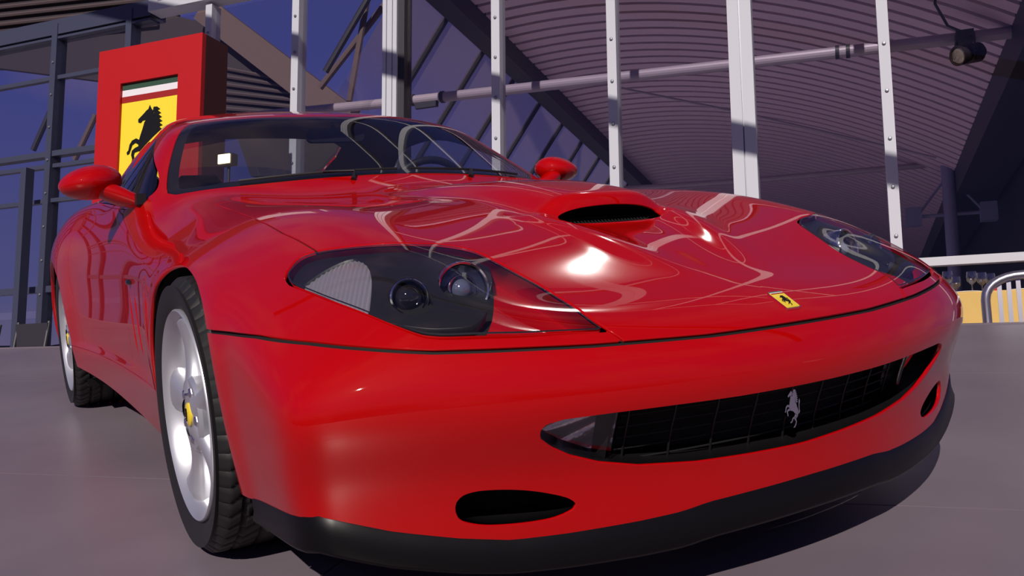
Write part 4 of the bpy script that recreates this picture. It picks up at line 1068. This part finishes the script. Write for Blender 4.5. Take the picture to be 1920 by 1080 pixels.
for i, poly in enumerate(horse_polys(.80)): hs.prism(poly, .006+.0002*i, KH, W3(-5.265, E0+.030, 2.625))
to_sign(hs.build('horse_emblem', 'horse_black'))

# ---------------------------------------------------------------- table and chair at the right edge
mat('cloth_yellow', (.62, .40, .12), rough=.8); mat('wine_glass', (.9, .9, .92), rough=.02, trans=1.0, ior=1.3); mat('plate_white', (.75, .72, .70), rough=.3); mat('napkin_red', (.4, .02, .03), rough=.8); mat('brushed_alu', (.50, .48, .54), rough=.3, metal=.95)
pane_mat('drink_glass', (.82, .82, .86), .10, .02, .9)
ts, tz = at_e(1862, 555, 5.0)
TB = empty('dining_table', W3(ts, 5.0, TZ)); tag(TB, 'table under a yellow cloth beyond the floor edge at right', 'table')
def to_(o, par): o.parent = par; o.matrix_parent_inverse = Matrix.Translation(-par.location); return o
top = tz
hw_, hd_ = .62, .38
pts = [(a, b) for a, b in [(-hw_+2*hw_*k/12, -hd_) for k in range(12)]+[(hw_, -hd_+2*hd_*k/8) for k in range(8)]+[(hw_-2*hw_*k/12, hd_) for k in range(12)]+[(-hw_, hd_-2*hd_*k/8) for k in range(8)]]
V = []; n = len(pts)
for lv, (sc_, z) in enumerate(((1.0, top), (1.012, top-.012), (1.03, top-.25), (1.05, top-.55))):
    for i, (a, b) in enumerate(pts):
        wv_ = 1+(.018*math.sin(i*1.9) if lv >= 2 else 0)*(lv-1); V.append(W3(ts+a*sc_*wv_, 5.0+b*sc_*wv_, z))
Fc = [tuple(range(n))]+[(l*n+i, (l+1)*n+i, (l+1)*n+(i+1) % n, l*n+(i+1) % n) for l in range(3) for i in range(n)]
ck = MB().add(V, Fc).build('tablecloth', 'cloth_yellow'); tag(ck, 'yellow cloth draped over the table at the right edge', 'tablecloth')
to_(boxw(ts-.6, ts+.6, 5-.36, 5+.36, top-.035, top-.004, 'table_top', 'dark_steel'), TB)
for a in (-.5, .5):
    for b in (-.28, .28): to_(MB().tube([W3(ts+a, 5+b, TZ), W3(ts+a, 5+b, top-.03)], .025, 8).build('leg', 'dark_steel'), TB)
gl_px = [(1778, 'leftmost wine glass, beside the car corner'), (1823, 'wine glass on the yellow table, left of a near pair'), (1842, 'wine glass on the yellow table just left of the chair back'), (1858, 'wine glass on the yellow table seen against the chair arch'), (1793, 'second wine glass from the car corner')]
gme = None
for i, (px, lb) in enumerate(gl_px):
    s, _ = at_e(px, 540, 4.80+.09*i); s = max(s, ts-.58); loc = W3(s, 4.80+.09*i, top)
    if gme is None:
        o = MB().lathe([(.0005, .002), (.032, .001), (.031, .004), (.006, .008), (.004, .075), (.012, .085), (.032, .105), (.037, .135), (.032, .175), (.0305, .175), (.0355, .135), (.030, .107), (.0005, .086)], 24).build('wine_glass', 'drink_glass', None, 60); gme = o.data
    else: o = link('wine_glass', gme)
    o.location = loc; tag(o, lb, 'wine glass', 'wine glasses on the yellow table')
for i, (px, lb) in enumerate(((1812, 'white plate on the yellow table left of the chair'), (1895, 'white plate on the yellow table behind the chair slats'))):
    s, _ = at_e(px+(26 if i else 0), 552, 4.78); o = MB().lathe([(.0005, .004), (.07, .004), (.12, .016), (.122, .012), (.07, 0), (.0005, 0)], 28).build('plate', 'plate_white', None, 60); o.location = W3(s, 4.83, top+.001); tag(o, lb, 'plate', 'plates on the yellow table')
s, _ = at_e(1862, 549, 4.75); o = MB().add([W3(s-.05, 4.66, top+.002), W3(s+.05, 4.66, top+.002), W3(s+.05, 4.76, top+.002), W3(s-.05, 4.76, top+.002), W3(s-.01, 4.71, top+.06), W3(s+.01, 4.71, top+.06)], [(3, 2, 1, 0), (0, 1, 5, 4), (2, 3, 4, 5), (1, 2, 5), (3, 0, 4)]).build('napkin', 'napkin_red'); tag(o, 'folded red napkin on the yellow table behind the chair', 'napkin')
# bistro chair seen from behind
ce = 4.05; cs, cz = at_e(1842, 560, ce); s0 = cs+.015; wdt = .44; ctop = at_e(1885, 517, ce)[1]
CH = empty('bistro_chair', W3(s0+wdt/2, ce+.2, TZ)); tag(CH, 'brushed aluminium chair with arched slatted back at the right edge', 'chair')
arc = [W3(s0, ce-.05, TZ)]+[W3(s0+.005, ce, TZ+.45)]+[W3(s0+wdt/2-(wdt/2)*math.cos(a), ce-.02, ctop-.17+.17*math.sin(a)**.8) for a in np.linspace(0.05, math.pi-.05, 15)]+[W3(s0+wdt-.005, ce, TZ+.45), W3(s0+wdt, ce-.05, TZ)]
to_(MB().tube(arc, .029, 12).build('back_frame', 'brushed_alu', None, 60), CH)
for k in range(6):
    a = s0+.085+.054*k; zt = ctop-.17+.17*math.sqrt(max(0, 1-((a-s0-wdt/2)/(wdt/2))**2))
    to_(MB().box(W3(a, ce-.01, (TZ+.44+zt)/2), (.026, .010, zt-TZ-.44), KW).build('slat', 'brushed_alu'), CH)
to_(boxw(s0, s0+wdt, ce, ce+.42, TZ+.43, TZ+.455, 'seat', 'brushed_alu'), CH)
for a in (.02, wdt-.02): to_(MB().tube([W3(s0+a, ce+.40, TZ), W3(s0+a, ce+.38, TZ+.43)], .015, 10).build('leg', 'brushed_alu', None, 60), CH)

# warm floodlight behind the car, seen through the cabin
mat('lamp_glow', (.9, .8, .6), emit=(1.0, .72, .36), emit_s=5.0)
FL = empty('floodlight'); s, z = at_e(418, 297, 3.7); FL.location = W3(s, 3.7, TZ); tag(FL, 'small glowing halogen floodlight seen through the windscreen', 'floodlight')
to_(boxw(s-.075, s+.075, 3.72, 3.80, z-.05, z+.05, 'housing', 'dark_steel'), FL); to_(boxw(s-.06, s+.06, 3.708, 3.722, z-.04, z+.04, 'lamp_face', 'lamp_glow'), FL)
to_(MB().tube([W3(s, 3.78, TZ), W3(s, 3.78, z-.04)], .014, 8).build('stand', 'dark_steel'), FL); to_(MB().lathe([(.0005, .02), (.16, .015), (.17, 0), (.0005, 0)], 24, None, W3(s, 3.78, TZ)).build('base', 'dark_steel'), FL)

# added reflector above the frame, unseen: throws the sun's glint onto the bonnet
pane_mat('reflector_glass', (.85, .86, .90), .05, .045, .8)
Lr = QN@np.array([.547, .475, .69]); Lr /= np.linalg.norm(Lr); hp0 = QN@np.array([-.05, -.644, .645]); pc = hp0+Lr*9.6; pn = Lr-SUN_W; pn = -(pn/np.linalg.norm(pn))
tag(MB().prism([(-.9, -.7), (.9, -.7), (.9, .8), (-.9, .8)], .012, frame_to(pn), pc).build('glint_reflector', 'reflector_glass'), kind='structure')
